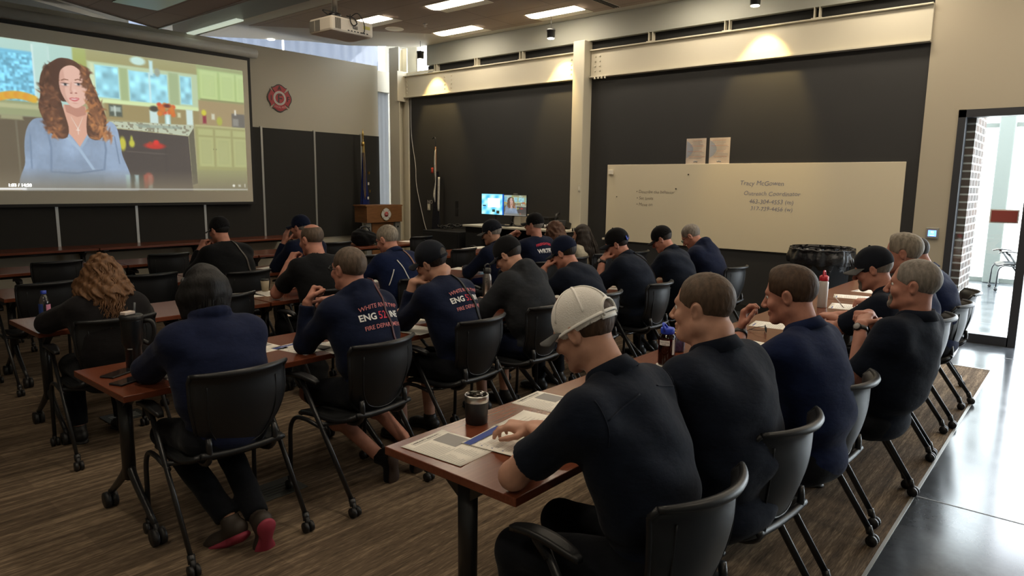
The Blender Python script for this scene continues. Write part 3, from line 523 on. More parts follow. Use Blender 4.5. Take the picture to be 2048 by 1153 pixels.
def mesh_sdf(name, s, h, m, parent, noise=None, fine=()):
    lo, hi = s.bbox(); D = s.field(lo, hi, h, noise); v, f = surfnet(*D); parts = []
    if len(fine):
        c = v[f].mean(1); keep = np.ones(len(f), bool)
        for (a, b, hf) in fine: keep &= ~((c > a+1.5*h) & (c < b-1.5*h)).all(1)
        f = f[keep]
    parts.append((v, f))
    for (a, b, hf) in fine:
        a2 = np.maximum(a, lo); b2 = np.minimum(b, hi); parts.append(surfnet(*s.field(a2, b2, hf, noise)))
    return mk(name, parts, m, parent), D
def sample(F, P):
    D, lo, h = F; q = (np.asarray(P)-lo)/h; n = np.array(D.shape); i = np.clip(q.astype(int), 0, n-2); t = np.clip(q-i, 0, 1); r = 0
    for a in (0, 1):
        for b in (0, 1):
            for c in (0, 1): r = r+D[i[..., 0]+a, i[..., 1]+b, i[..., 2]+c]*(t[..., 0] if a else 1-t[..., 0])*(t[..., 1] if b else 1-t[..., 1])*(t[..., 2] if c else 1-t[..., 2])
    return r
def march(F, P, d, off=.002, far=.5):
    P = np.asarray(P, float); d = nrm(d) if np.ndim(d) == 1 else d/np.linalg.norm(d, axis=-1, keepdims=True); q = P-d*far; t = np.zeros(len(P)); lo, h = F[1], F[2]; hi = lo+h*(np.array(F[0].shape)-1)
    for _ in range(60):
        x = q+d*t[:, None]; ins = ((x > lo) & (x < hi)).all(1); s = np.where(ins, sample(F, np.clip(x, lo, hi-1e-4)), .03); t += np.clip(s, -.01, .06)*.8
    return q+d*(t-off)[:, None]

FOLD = lambda A, f, ph: (lambda x, y, z: A*(np.sin(f*z*1.3+3.1*np.sin(f*.32*x+ph)+2.2*np.sin(f*.25*y+2*ph))*np.sin(f*.5*x+2*np.sin(f*.3*z+ph)+ph)+.5*np.sin(f*1.9*z+f*.8*x+2.5*np.sin(f*.4*y+1.7*ph))))
def hand(s, o, d, n, side, pose, sc=1., tip=None):
    d = nrm(d); n = nrm(n-np.dot(n, d)*d); t = np.cross(d, n)*(1 if side > 0 else -1)
    C_ = {'flat': (8, 8, 8, 8), 'relax': (28, 32, 36, 42), 'curl': (48, 55, 60, 66), 'fist': (78, 82, 84, 86), 'point': (6, 74, 80, 84), 'pinch': (40, 46, 60, 66), 'pen': (38, 44, 62, 68), 'clasp': (45, 48, 50, 52)}[pose]
    offs = (.029, .010, -.009, -.026); L = (.070, .078, .073, .058); fr = (.0092, .0094, .0090, .0080)
    for i in range(4): s.cap(o+t*offs[i]*.45*sc, o+(d*.088+t*offs[i])*sc, .016*sc, .0125*sc, k=.012)
    s.ell(o+(d*.045+t*.022+n*.008)*sc, np.array((.018, .03, .016))*sc, k=.01, M=np.stack([t, d, n], 1))
    for i in range(4):
        p = o+(d*(.090-.006*abs(i-1))+t*offs[i])*sc; a = R(C_[i]); dd = nrm(d+t*offs[i]*1.6); ang = a*.8
        for j, (sg, wt) in enumerate(((.46, .8), (.30, 1.0), (.24, .7))):
            e = dd*math.cos(ang)+n*math.sin(ang); q = p+e*L[i]*sg*sc; s.cap(p, q, fr[i]*sc*(1-.08*j), fr[i]*sc*(.94-.1*j), k=.005 if j else .008); p = q; ang += a*wt
    p = o+(d*.022+t*.026+n*.004)*sc; cl = {'flat': 0, 'relax': .2, 'fist': .75, 'point': .6, 'pinch': .55, 'pen': .55, 'clasp': .3, 'curl': .45}[pose]
    e1 = nrm(d*.55+t*(.75-.5*cl)+n*(.2+.45*cl)); q = p+e1*.042*sc; s.cap(p, q, .0145*sc, .0115*sc, k=.01); e2 = nrm(d*.8+t*(.35-.8*cl)+n*(.15+.4*cl)); q2 = q+e2*.032*sc; s.cap(q, q2, .011*sc, .0100*sc, k=.005); q3 = q2+nrm(e2+d*.2-t*cl*.4)*.026*sc; s.cap(q2, q3, .0100*sc, .0080*sc, k=.005)
    return o+d*.07*sc
def ik(S, W, l1, l2, pole):
    S, W = np.asarray(S, float), np.asarray(W, float); v = W-S; d = np.linalg.norm(v)
    if d > (l1+l2)*.995: W = S+v/d*(l1+l2)*.995; v = W-S; d = np.linalg.norm(v)
    if d < abs(l1-l2)+.05: d = abs(l1-l2)+.05; W = S+nrm(v)*d; v = W-S
    a = (l1*l1-l2*l2+d*d)/(2*d); hh = math.sqrt(max(0, l1*l1-a*a)); u = v/d; p = nrm(np.asarray(pole, float)-np.dot(pole, u)*u); return S+u*a+p*hh, W
def arm_pts(S, A, l1, l2):
    if A.get('e') is None: return ik(S, A['w'], l1, l2, A['pole'])
    e = np.array(A['e'], float); d = np.linalg.norm(e-S); E = S+(e-S)/d*min(max(d, l1*.93), l1*1.10); w_ = np.array(A['w'], float); d2 = np.linalg.norm(w_-E)
    return E, E+(w_-E)/d2*min(max(d2, l2*.92), l2*1.08)
def ring(mb, c, M, rx, ry, z0, z1, th=.006, n=26, flare=.008, tilt=0, front_dip=.0, mi=0):
    c = np.asarray(c); vs = []; fs = []
    for k, (zz, f, ins) in enumerate(((z0, 0, 0), (z1, flare, 0), (z1, flare, th), (z0, 0, th))):
        for j in range(n):
            a = 2*math.pi*j/n; p = np.array(((rx+f-ins)*math.cos(a), (ry+f-ins)*math.sin(a), zz+(tilt*math.sin(a)))); p[2] -= front_dip*max(0, math.sin(a))**2; vs.append(Vector(c+M @ p))
    for k in range(4):
        for j in range(n): fs.append((k*n+j, k*n+(j+1) % n, ((k+1) % 4)*n+(j+1) % n, ((k+1) % 4)*n+j))
    mb.add(vs, fs, mi)

def person(label, loc, yaw, c, group=None):
    g = c.get; root = thing('person', label, 'person', (loc[0], loc[1], 0), R(yaw), group); h = g('vox', .009); hf = g('fine', .006)
    S = g('scale', 1.); fat = g('fat', 0.); a1, a2 = g('lean', (8, 20)); sd = g('side', 0); tw = g('twist', 0)
    hipz = g('hip', .56); Hh = V3(0, g('hipy', 0), hipz)
    def sp(a): v = V3(math.sin(R(sd)), math.sin(R(a)), math.cos(R(a))); return nrm(v)
    s1, s2 = sp(a1), sp(a2); W_ = Hh+s1*.18*S; Ch = W_+nrm(s1+s2)*.15*S; N = Ch+s2*.19*S
    Mt = rotm(tw, a2, -sd); X = Mt @ V3(1, 0, 0); Fv = Mt @ V3(0, 1, 0); Up = Mt @ V3(0, 0, 1); Ml = rotm(tw*.4, a1, -sd)
    sw = (g('shoulder', .185)-.012)*S; SH = {q: N+X*q*sw-Up*.062*S+Fv*.012+(g('shrug', (0, 0))[0 if q < 0 else 1])*Up for q in (-1, 1)}
    hy, hp, hr = g('head', (0, 10, 0)); Mh = rotm(hy, hp, hr); an = (a2*.55+hp*.45); nd = nrm(V3(math.sin(R(sd))*.5, math.sin(R(an)), math.cos(R(an)))); Hd = N+nd*.125*S+Fv*.012+Mh @ V3(0, .022, .035); hs = g('hscale', 1.)
    hm = lambda x, y, z: Hd+Mh @ (V3(x, y, z)*hs)
    skin = g('skin', M_skin)
    b = SDF()
    # torso under clothes
    b.ell(Hh, (.14, .10, .10), k=.05, M=Ml); b.ell(W_, (.125, .09, .14), k=.05, M=Ml); b.ell(Ch, (.145, .09, .15), k=.05, M=Mt); b.cap(SH[-1]*.8+N*.2, SH[1]*.8+N*.2, .045, .045, k=.04)
    nk = g('neck', .055); b.cap(N-Up*.03, hm(0, -.018, -.05), nk+.006, nk, k=.03)
    # head
    b.ell(hm(0, -.012, .030), np.array((.074, .094, .084))*hs, k=.02, M=Mh); b.ell(hm(0, .022, -.030), np.array((.060, .066, .078))*hs, k=.03, M=Mh)
    jw = g('jaw', 0.)
    for q in (-1, 1): b.cap(hm(q*(.046+jw), -.004, -.058), hm(q*.014, .070, -.094), .020*hs+jw, .017*hs, k=.025)
    b.ell(hm(0, .074, -.096), np.array((.020, .017, .016))*hs, k=.018, M=Mh); b.cap(hm(-.030, .074, .020), hm(.030, .074, .020), .0125*hs, .0125*hs, k=.02)
    for q in (-1, 1): b.ell(hm(q*.038, .066, -.028), np.array((.022, .018, .020))*hs, k=.02, M=Mh)
    for q in (-1, 1): b.ell(hm(q*.031, .089, .002), np.array((.016, .011, .011))*hs, k=.010, M=Mh, op='s')
    b.cap(hm(0, .086, .006), hm(0, .110, -.032), .0085*hs, .0115*hs, k=.012)
    for q in (-1, 1): b.ell(hm(q*.011, .101, -.037), np.array((.0085, .010, .0075))*hs, k=.006, M=Mh)
    b.cap(hm(-.018, .086, -.060), hm(.018, .086, -.060), .0075, .0075, k=.007); b.cap(hm(-.015, .086, -.071), hm(.015, .086, -.071), .0078, .0078, k=.005); b.ell(hm(0, .096, -.0655), (.020, .006, .0014), k=.003, M=Mh, op='s')
    for q in (-1, 1):
        Me = Mh @ rotm(q*-18, 0, q*8); b.ell(hm(q*.077, -.008, -.006), np.array((.0085, .019, .031))*hs, k=.008, M=Me); b.ell(hm(q*.086, -.003, -.004), np.array((.006, .010, .019))*hs, k=.004, M=Me, op='s')
    if g('double_chin'): b.ell(hm(0, .035, -.100), (.042, .040, .025), k=.03, M=Mh)
    if g('nape'): b.ell(hm(0, -.07, -.075), (.05, .03, .03), k=.03, M=Mh)
    # arms
    L1, L2 = .285*S, .255*S; fine = [(hm(0, .01, 0)-V3(.15, .15, .15), hm(0, .01, 0)+V3(.15, .15, .15), hf)]; AR = {}
    for q, key in ((-1, 'L'), (1, 'R')):
        A = dict(dict(e=(q*.25, .28, .79), w=(q*.06, .50, .80), pole=(q*.6, -.3, -1), pose='relax', n=(0, 0, -1)), **g(key, {})); E_, Wr = arm_pts(SH[q], A, L1, L2); AR[q] = (E_, Wr, A); af = fat*.12
        b.cap(SH[q], E_, .046+af, .040+af, k=.03); b.cap(E_, Wr, .0405+af, .0265, k=.02); fd = np.array(A['d'], float) if 'd' in A else nrm(Wr-E_)
        hc = hand(b, Wr, fd, np.array(A['n'], float), q, A['pose'], g('hands', 1.)); fine.append((hc-.12, hc+.12, min(hf, .0048) if h < .0095 else hf))
    # legs
    LG = {}
    for q, key in ((-1, 'LL'), (1, 'RL')):
        A = dict(dict(knee=(q*.13, .44, .50), ankle=(q*.13, .40, .09), toe=(0, 1, 0)), **g(key, {})); Kn = V3(*A['knee']); An = V3(*A['ankle']); LG[q] = (Kn, An, A)
        b.cap(Hh+V3(q*.09, .02, -.01), Kn, .070, .050, k=.03); b.cap(Kn, An, .050, .036, k=.02)
        if g('bare_legs'): b.ell(Kn*.68+An*.32+V3(0, -.03, 0), (.045, .05, .10), k=.03)
    body, _ = mesh_sdf('body', b, h, skin, root, fine=fine)
    for q in (-1, 1):
        mb = MB(); e = hm(q*.031, .0735, .002); rot = Matrix(Mh.tolist()); mb.lathe([(.0001, -.0115), (.0075, -.009), (.0112, -.003), (.0112, .003), (.0075, .009), (.0001, .0115)], Vector(e), 12, 0, rot)
        mb.lathe([(.0052, 0), (.0052, .0124), (.0001, .0126)], Vector(e), 10, 1, rot @ Matrix.Rotation(R(-90), 3, 'X')); mb.build('eye', [M_eye, M_iris], root)
    # ---- shirt
    sh = SDF(); f = fat; th = g('loose', .012)
    sh.ell(Hh+V3(0, .025, -.01), (.168+f*.5, .118+f*.45, .110), k=.06, M=Ml); sh.ell(W_+V3(0, f*.5, 0), (.150+f*.75+th*.3, .118+f, .16), k=.06, M=Ml); sh.ell(Ch-Fv*.005, (.172+f*.5+th*.3, .118+f*.4, .175), k=.06, M=Mt)
    sh.cap(SH[-1]+X*.03, SH[1]-X*.03, .058+f*.12+th*.3, .058+f*.12+th*.3, k=.06); sh.ell(N-Up*.06-Fv*.032, (.13, .062, .07), k=.06, M=Mt)
    for q in (-1, 1): sh.cap(N+X*q*.030+Up*.005-Fv*.006, SH[q]-X*q*.01+Up*.002, .040+f*.1, .050+f*.1, k=.05); sh.cap(SH[q]-X*q*.045-Up*.05, W_+X*q*(.075+f*.5), .070+f*.3, .080+f*.4, k=.07)
    slv = g('sleeve', 'long')
    for q in (-1, 1):
        E_, Wr, A = AR[q]; af = f*.12
        if slv == 'short':
            u_ = nrm(E_-SH[q]); cp = SH[q]+u_*L1*.80; sh.cap(SH[q]-Up*.004, E_, .056+af+th*.4, .060+af+th*.4, k=.055, clip=[(cp, u_)])
        else:
            sh.cap(SH[q]-Up*.004, E_, .055+af+th*.5, .050+af+th*.5, k=.055); u_ = nrm(Wr-E_); cp = Wr-u_*g('cuff', .015); sh.cap(E_, Wr, .050+af+th*.4, .034+th*.3, k=.02, clip=[(cp, u_)])
    col = g('collar', 'polo')
    if col == 'hood':
        for k_ in range(9):
            a = R(-110+220*k_/8); p = N+Up*(.005+.030*math.cos(a))+X*math.sin(a)*.088-Fv*(math.cos(a)*.085-.01); a_ = R(-110+220*(k_+1)/8); p2 = N+Up*(.005+.030*math.cos(a_))+X*math.sin(a_)*.088-Fv*(math.cos(a_)*.085-.01)
            if k_ < 8: sh.cap(p, p2, .030+.010*math.cos(a), .030+.010*math.cos(a_), k=.022)
        sh.ell(N-Fv*.095-Up*.055, (.095, .040, .075), k=.035, M=Mt); sh.cap(N-Fv*.095+X*.07-Up*.005, N-Fv*.118-Up*.115, .016, .010, k=.010); sh.cap(N-Fv*.095-X*.07-Up*.005, N-Fv*.118-Up*.115, .016, .010, k=.010); sh.cap(N-Fv*.10+X*.075-Up*.03, N-Fv*.10-X*.075-Up*.03, .012, .012, k=.012)
    if col == 'fleece':
        for k_ in range(10):
            a = R(-130+260*k_/10); a_ = R(-130+260*(k_+1)/10); P_ = lambda a: N+Up*(.045)+X*math.sin(a)*.072-Fv*(math.cos(a)*.072-.012); sh.cap(P_(a), P_(a_), .022, .022, k=.015)
    sh.cap(N-Up*.10, hm(0, -.015, -.06), nk+.003, nk+.004, k=.004, op='s')
    shirt, SF = mesh_sdf('shirt' if col not in ('hood', 'fleece') else ('hoodie' if col == 'hood' else 'fleece_jacket'), sh, h, g('shirt', M_navy), root, noise=FOLD(g('fold', .0034), 24, loc[0]*3.7+loc[1]))
    if col in ('polo', 'crew'):
        mb = MB(); nn = nrm(hm(0, -.015, -.06)-(N-Up*.03)); xx = nrm(np.cross(Fv, nn)); Mc = np.stack([xx, np.cross(nn, xx), nn], 1)
        if col == 'polo': ring(mb, N+Fv*.004, Mc, nk+.014, nk+.016, -.02, .050, th=.005, flare=-.002, front_dip=.04); ring(mb, N+Fv*.004, Mc, nk+.036, nk+.042, .004, .051, th=.005, flare=-.022, front_dip=.045)
        else: ring(mb, N+Fv*.004, Mc, nk+.016, nk+.018, -.020, .008, th=.006, flare=-.003, front_dip=.02)
        mb.build('collar', g('collarm', g('shirt', M_navy)), root)
    # ---- trousers / shorts and shoes
    if not g('nolegs'):
        tr = SDF(); tr.ell(Hh+V3(0, .025, -.02), (.172+f*.4, .118+f*.3, .100), k=.05)
        for q in (-1, 1):
            Kn, An, A = LG[q]
            if g('bare_legs'):
                u_ = nrm(Kn-Hh-V3(q*.09, 0, 0)); tr.cap(Hh+V3(q*.09, .02, -.01), Kn, .088+f*.2, .070, k=.03, clip=[(Kn-u_*.03, u_)])
            else: u_ = nrm(An-Kn); tr.cap(Hh+V3(q*.09, .02, -.01), Kn, .088+f*.2, .066, k=.03); tr.cap(Kn, An, .064, .055, k=.02, clip=[(An-u_*.02, u_)])
        mesh_sdf('shorts' if g('bare_legs') else 'trousers', tr, h+.002, g('trousers', M_trs), root, noise=FOLD(.0025, 24, loc[1]))
        for q in (-1, 1):
            Kn, An, A = LG[q]; t_ = nrm(A['toe']); dn = nrm(np.cross(np.cross(t_, nrm(An-Kn)), t_)); ss = SDF(); he = An+dn*.045-t_*.03; to = An+dn*.062+t_*.16; xs = nrm(np.cross(t_, dn)); Ms = np.stack([xs, t_, dn], 1)
            ss.ell(he, (.036, .046, .040), k=.03, M=Ms); ss.ell(to-t_*.035, (.045, .065, .030), k=.03, M=Ms); ss.cap(he, to-t_*.05, .034, .034, k=.03); ss.cap(An-dn*.03, An+dn*.03, .044, .042, k=.02, clip=[(An-dn*.02, -dn)]); ss.half(An+dn*.082, dn)
            so, _ = mesh_sdf('shoe', ss, .008, g('shoem', M_rubber), root)
            s2_ = SDF(); 
            s2_.ell(he+dn*.04, (.040, .050, .014), k=.02, M=Ms); s2_.ell(to-t_*.035+dn*.022, (.050, .070, .013), k=.03, M=Ms); s2_.cap(he+dn*.04, to-t_*.05+dn*.022, .014, .014, k=.05); o_, _ = mesh_sdf('sole', s2_, .007, g('solem', M_rubber), so)
    # ---- hair
    ht = g('hair'); hmt = g('hairm', M_hbrown)
    if ht in ('short', 'bald', 'medium', 'undercap', 'flat'):
        hh = SDF(); th = {'short': .004, 'bald': .003, 'medium': .010, 'undercap': .005, 'flat': .006}[ht]
        hh.ell(hm(0, -.014, .032), (np.array((.074, .094, .084))+th)*hs, k=.0, M=Mh)
        if ht in ('medium', 'flat'): hh.ell(hm(0, .015, .062), np.array((.066, .074, .062))*hs, k=.02, M=Mh)
        n1_ = Mh @ nrm((0, .50, -.86)); hh.half(hm(0, -.078, -.056), n1_)   # nape to temple
        n2_ = Mh @ nrm((0, 1., .10)); hh.half(hm(0, .062 if ht != 'bald' else .03, .06), n2_)
        for q in (-1, 1): hh.ell(hm(q*.082, -.004, -.004), np.array((.022, .022, .032))*hs, k=.006, M=Mh, op='s')
        if ht == 'bald': hh.ell(hm(0, -.02+g('baldy', 0), .118), (.066, .075, .05), k=.012, M=Mh, op='s')
        if g('thin'): hh.ell(hm(.01, -.075, .095), (.040, .035, .035), k=.012, M=Mh, op='s')
        ph = loc[0]*5; nz_ = lambda x, y, z: .0007*np.sin(120*x+3*np.sin(50*z)+ph)*np.sin(110*y+2*np.sin(70*x)+ph)*np.sin(90*z+2*np.sin(80*y))
        mesh_sdf('hair', hh, .0042 if hf < .006 else .006, hmt, root, noise=nz_)
    elif ht:
        rng = random.Random(int(loc[0]*100)); hh = SDF(); hh.ell(hm(0, -.016, .034), np.array((.082, .102, .092))*hs, k=.02, M=Mh); D_ = {'curly': (.32, .100, .044), 'wavy': (.22, .092, .040), 'long': (.44, .105, .034), 'bob': (.125, .080, .030)}[ht]; ln, wd, rr = D_
        for k_ in range(-4, 5):
            a = R(k_*28 if ht != 'long' else k_*20); p = hm(math.sin(a)*.070, -.012-math.cos(a)*.074, .02); e = p+V3(0, 0, -ln)+(Mh @ V3(math.sin(a)*(wd-.07), -math.cos(a)*(wd-.075), 0))
            if abs(k_) == 4 and ht != 'bob': e = p+V3(0, 0, -ln*.6)+(Mh @ V3(math.sin(a)*.02, 0, 0))
            e += V3(0, {'long': -.15, 'curly': -.09, 'wavy': -.04, 'bob': 0}[ht], 0)*max(0, math.cos(a)); 
            md_ = (p+e)/2+(Mh @ V3(math.sin(a)*(.030 if ht == 'curly' else .010), -math.cos(a)*(.028 if ht == 'curly' else .008), .02)); hh.cap(p, md_, .034, rr, k=.025); hh.cap(md_, e, rr, rr*(.55 if ht != 'bob' else .8), k=.025)
        hh.ell(hm(0, .10, -.03), (.060, .075, .098), k=.01, M=Mh, op='s')
        am = {'curly': .008, 'wavy': .005, 'long': .003, 'bob': .002}[ht]; fq = {'curly': 95, 'wavy': 70, 'long': 45, 'bob': 50}[ht]
        mesh_sdf('hair', hh, .0055, hmt, root, noise=lambda x, y, z: am*(np.sin(fq*x+2.5*np.sin(fq*.4*z))*np.sin(fq*y+2*np.sin(fq*.5*z))+.5*np.sin(fq*(.8 if ht in ('curly', 'wavy') else .1)*z+fq*1.1*x)))
        mb = MB(); ns = {'curly': 330, 'wavy': 200, 'long': 200, 'bob': 150}[ht]
        for i in range(ns):
            a = rng.uniform(-2.1, 2.1); r0 = .5+.5*rng.random(); top = rng.uniform(.02, .115) if ht != 'curly' else rng.uniform(-.06, .115); ll = ln*rng.uniform(.75, 1.12)+top; pts = []; ph = rng.uniform(0, 6.28); wv = {'curly': .010, 'wavy': .007, 'long': .003, 'bob': .001}[ht]; kf = {'curly': 75, 'wavy': 45, 'long': 20, 'bob': 12}[ht]; n_ = 12
            if abs(a) > 1.7: ll *= .6
            for j in range(n_+1):
                t_ = j/n_; z = top-ll*t_; 
                if z > 0: rad = (.083*math.sqrt(max(.01, 1-(z/.125)**2)), .103*math.sqrt(max(.01, 1-(z/.125)**2)))
                else:
                    w2 = min(1, -z/.12); rad = (.083+(wd-.08+rr*.5)*w2, .10+(wd-.08+rr*.3)*w2)
                if ht == 'long': rad = (rad[0]*.92, rad[1])
                p = hm(math.sin(a)*rad[0], -.014-math.cos(a)*rad[1], 0); zz = hm(0, 0, max(z, 0))[2]-hm(0, 0, 0)[2]+min(z, 0)
                p = p+(hm(0, 0, max(z, 0))-hm(0, 0, 0))+V3(0, 0, min(z, 0)); p = p+V3(math.cos(kf*z+ph), math.sin(kf*z+ph), 0)*wv*min(1, t_*4+.2); p = p+V3(0, -{'long': .17, 'curly': .10, 'wavy': .04, 'bob': 0}[ht]*t_**1.3*max(0, math.cos(a)), 0); pts.append(Vector(p))
            mb.tube(pts, [rng.uniform(.0028, .0048)*(1 if ht != 'bob' else .6)*(1-.6*(j/n_)**3) for j in range(n_+1)], 5)
        mb.build('hair_strands', g('hairm2', hmt), root)
    # ---- cap
    cp_ = g('cap')
    if cp_:
        cm, bm, mode = cp_; hh = SDF(); ty = 1 if mode != 'back' else -1; hh.ell(hm(0, -.012, .036), np.array((.084, .104, .097))*hs, k=0, M=Mh); hh.half(hm(0, -.06, .006), Mh @ nrm((0, -.16, -1)))
        if mode != 'closed': hh.ell(hm(0, -ty*.115, .030), (.036, .05, .036), k=.003, M=Mh, op='s')
        hh.ell(hm(0, -.012, .030), np.array((.078, .098, .090))*hs, k=.0005, M=Mh, op='s')
        cpo, _ = mesh_sdf('cap', hh, .0036 if hf < .006 else .0052, cm, root)
        mb = MB(); 
        def bill(u, v):
            a = (u-.5)*2*1.12; r_ = v*.075; x = math.sin(a)*(.080+.012*v); y = math.cos(a)*.098+r_*math.cos(a*.9)**.5 if abs(a) < 1.5 else 0; z = .022-.020*abs(math.sin(a))**2*1.0*(.4+v)-.012*v; return Vector(hm(x, ty*(y-.014), z))
        mb.grid(bill, 16, 6, th=Vector(Mh @ V3(0, 0, .004))); mb.build('bill', bm, cpo)
        if mode != 'closed':
            mb = MB(); mb.grid(lambda u, v: Vector(hm(math.sin((u-.5)*1.1)*.083, -ty*(math.cos((u-.5)*1.1)*.102)-.012, .008+.016*v-.16*0)), 10, 1, th=Vector(Mh @ V3(0, -ty*.003, 0))); mb.build('strap_band', g('capband', cm), cpo)
        mb = MB(); mb.lathe([(.001, .006), (.006, .004), (.007, 0)], Vector(hm(0, -.012, .133)), 10, 0, Matrix(Mh.tolist()))
        if g('seams'):
            for a in (0, 60, 120, 180, 240, 300):
                pts = []
                for j in range(12):
                    e = R(88-j*7.3); q = (math.sin(R(a))*math.cos(e)*.0862, math.cos(R(a))*math.cos(e)*.1062-.012, .036+math.sin(e)*.0985)
                    if a == 180 and q[2] < .07: continue
                    pts.append(hm(*q))
                mb.tube(pts, .0042, 6, flat=(1, .5))
            pts = [hm(math.sin(t_)*.039, -.012-math.sqrt(max(0, 1-(math.sin(t_)*.039/.086)**2-((.030+math.cos(t_)*.037-.036)/.0985)**2))*.1065, .030+math.cos(t_)*.037) for t_ in [R(-110+22*i) for i in range(11)]]; mb.tube(pts, .006, 6, flat=(1, .5))
            pts = [hm(math.sin(R(a))*.085, math.cos(R(a))*.105-.012, .016-.16*math.cos(R(a))*.1) for a in range(0, 361, 15)]; mb.tube(pts, .0065, 6, flat=(.6, 1.2))
        mb.build('button', g('seamm', cm), cpo)
        if g('captext'):
            mb = MB(); tx, sz, ang = g('captext')
            def mpc(v):
                a = v.x/.1; d_ = V3(math.sin(a)*math.sin(R(ang))-0, 0, 0); aa = R(ang)+a; e = R(12)+v.y/.1; return Vector(hm(math.sin(aa)*math.cos(e)*.0872, math.cos(aa)*math.cos(e)*.1072-.012, .036+math.sin(e)*.1))
            add_text(mb, tx, sz, lambda v: mpc(Vector((-v.x, v.y, 0))) if False else mpc(Vector((v.x, v.y, 0))), 0, 0); mb.build('cap_lettering', M_white, cpo)
    if g('goggles'):
        mb = MB(); z0 = .045 if g('goggles')[0] == 'up' else .03
        for q in (-1, 1):
            ce = hm(q*.034, (-.105 if g('goggles')[0] == 'back' else .098), .02 if g('goggles')[0] == 'back' else .062); mb.lathe([(.001, .004), (.022, .002), (.024, -.003), (.001, -.003)], Vector(ce), 14, 0, Matrix(Mh.tolist()) @ Matrix.Rotation(R(90 if g('goggles')[0] == 'back' else -90), 3, 'X'))
        mb.build('sunglasses', g('goggles')[1], root)
    if g('glasses'):
        mb = MB(); gm = g('glassm', M_plastic)
        for q in (-1, 1):
            mb.tube([hm(q*.032+.019*math.cos(t_), .100, .002+.015*math.sin(t_)) for t_ in [i*math.pi/7 for i in range(15)]], .0014, 5); mb.tube([hm(q*.052, .098, .006), hm(q*.076, .06, .006), hm(q*.080, .0, .004), hm(q*.077, -.018, -.012)], .0018, 5)
        mb.tube([hm(-.012, .101, .004), hm(0, .104, .006), hm(.012, .101, .004)], .0014, 5); o_ = mb.build('glasses', gm, root)
        mb = MB()
        for q in (-1, 1): mb.lathe([(.018, 0), (.018, .001)], Vector(hm(q*.032, .1, .002)), 14, 0, Matrix(Mh.tolist()) @ Matrix.Rotation(R(-90), 3, 'X'))
        mb.build('lenses', M_lens, o_)
    if g('beard'):
        bs = SDF(); bs.ell(hm(0, .078, -.093), (.029, .022, .026), k=.01, M=Mh); bs.cap(hm(-.024, .082, -.052), hm(.024, .082, -.052), .0085, .0085, k=.008); bs.cap(hm(-.026, .079, -.055), hm(-.020, .078, -.085), .009, .010, k=.01); bs.cap(hm(.026, .079, -.055), hm(.020, .078, -.085), .009, .010, k=.01); bs.ell(hm(0, .098, -.066), (.018, .016, .0085), k=.002, M=Mh, op='s')
        mesh_sdf('goatee', bs, .0045, g('beard'), root, noise=lambda x, y, z: .0008*np.sin(400*x)*np.sin(350*z))
    for q, key in ((-1, 'L'), (1, 'R')):
        E_, Wr, A = AR[q]
        if A.get('watch'):
            u_ = nrm(Wr-E_); cp = Wr-u_*.025; x_, y_, z_ = [np.array(v) for v in basis(u_)]; mb = MB(); mb.tube([Vector(cp-u_*.011), Vector(cp+u_*.011)], [.0335, .0325], 20); ou = nrm(-np.array(A['n'], float)+np.dot(A['n'], u_)*u_)
            mb.tube([Vector(cp+ou*.028), Vector(cp+ou*.041)], [.020, .019], 16); o_ = mb.build('watch', M_rubber, root); mb = MB(); mb.tube([Vector(cp+ou*.041), Vector(cp+ou*.0415)], [.016, .016], 16); mb.build('watch_face', MATS['eye_white'] if False else M_inkg, o_)
    if g('strap'):
        sm, wdt, side, = g('strap')[:3]; rows = []; n_ = 40; I_ = []; Dr = []
        for i in range(n_+1):
            t_ = i/n_; ph = R(-62+200*min(1, t_*1.0)) if False else R(-35+t_*165); base = (N-Up*.09+X*side*.075*(1-t_))*(1-t_)+(Hh+V3(-side*.09, 0, .04))*t_; di = Up*math.cos(ph)*(1-.5*t_)-Fv*math.sin(ph)*(1.)+X*(-side)*(.55*t_); I_.append(base); Dr.append(nrm(di))
        I_ = np.array(I_); Dr = np.array(Dr); P = march(SF, I_, -Dr, .003, .4); T = np.gradient(P, axis=0); mb = MB(); vs = []
        for i in range(n_+1):
            b_ = nrm(np.cross(nrm(T[i]), Dr[i]))*wdt/2
            for k_, of in ((-1, 0), (1, 0), (1, .004), (-1, .004)): vs.append(Vector(P[i]+b_*k_+Dr[i]*(of-.001)))
        fs = [(i*4+j, i*4+(j+1) % 4, i*4+4+(j+1) % 4, i*4+4+j) for i in range(n_) for j in range(4)]; mb.add(vs, fs, 0, False); mb.build('shoulder_strap', sm, root)
    if g('backtext'):
        for (tx, sz, up_, dx, m_, arc, ofs, nm) in g('backtext'):
            vs, fs = text_mesh(tx, sz, 0, offset=ofs, space=1.0); me = bpy.data.meshes.new('t'); bm = bmesh.new(); bv = [bm.verts.new(v) for v in vs]
            for f_ in fs:
                try: bm.faces.new([bv[i] for i in f_])
                except ValueError: pass
            bmesh.ops.subdivide_edges(bm, edges=[e for e in bm.edges if e.calc_length() > sz*.25], cuts=2, use_grid_fill=True); bmesh.ops.triangulate(bm, faces=bm.faces[:]); bm.verts.index_update()
            q = np.array([v.co[:] for v in bm.verts]); fs = [tuple(v.index for v in f_.verts) for f_ in bm.faces]; bm.free()
            q[:, 1] += arc*(.01-q[:, 0]**2)*4; Pp = (Ch+Up*up_+X*(dx))[None]+q[:, :1]*X[None]+q[:, 1:2]*Up[None]; Pp = march(SF, Pp, Fv, .0022, .4); mb = MB(); mb.add([Vector(p) for p in Pp], fs, 0, False); mb.build('back_print' if nm is None else nm, m_, root)
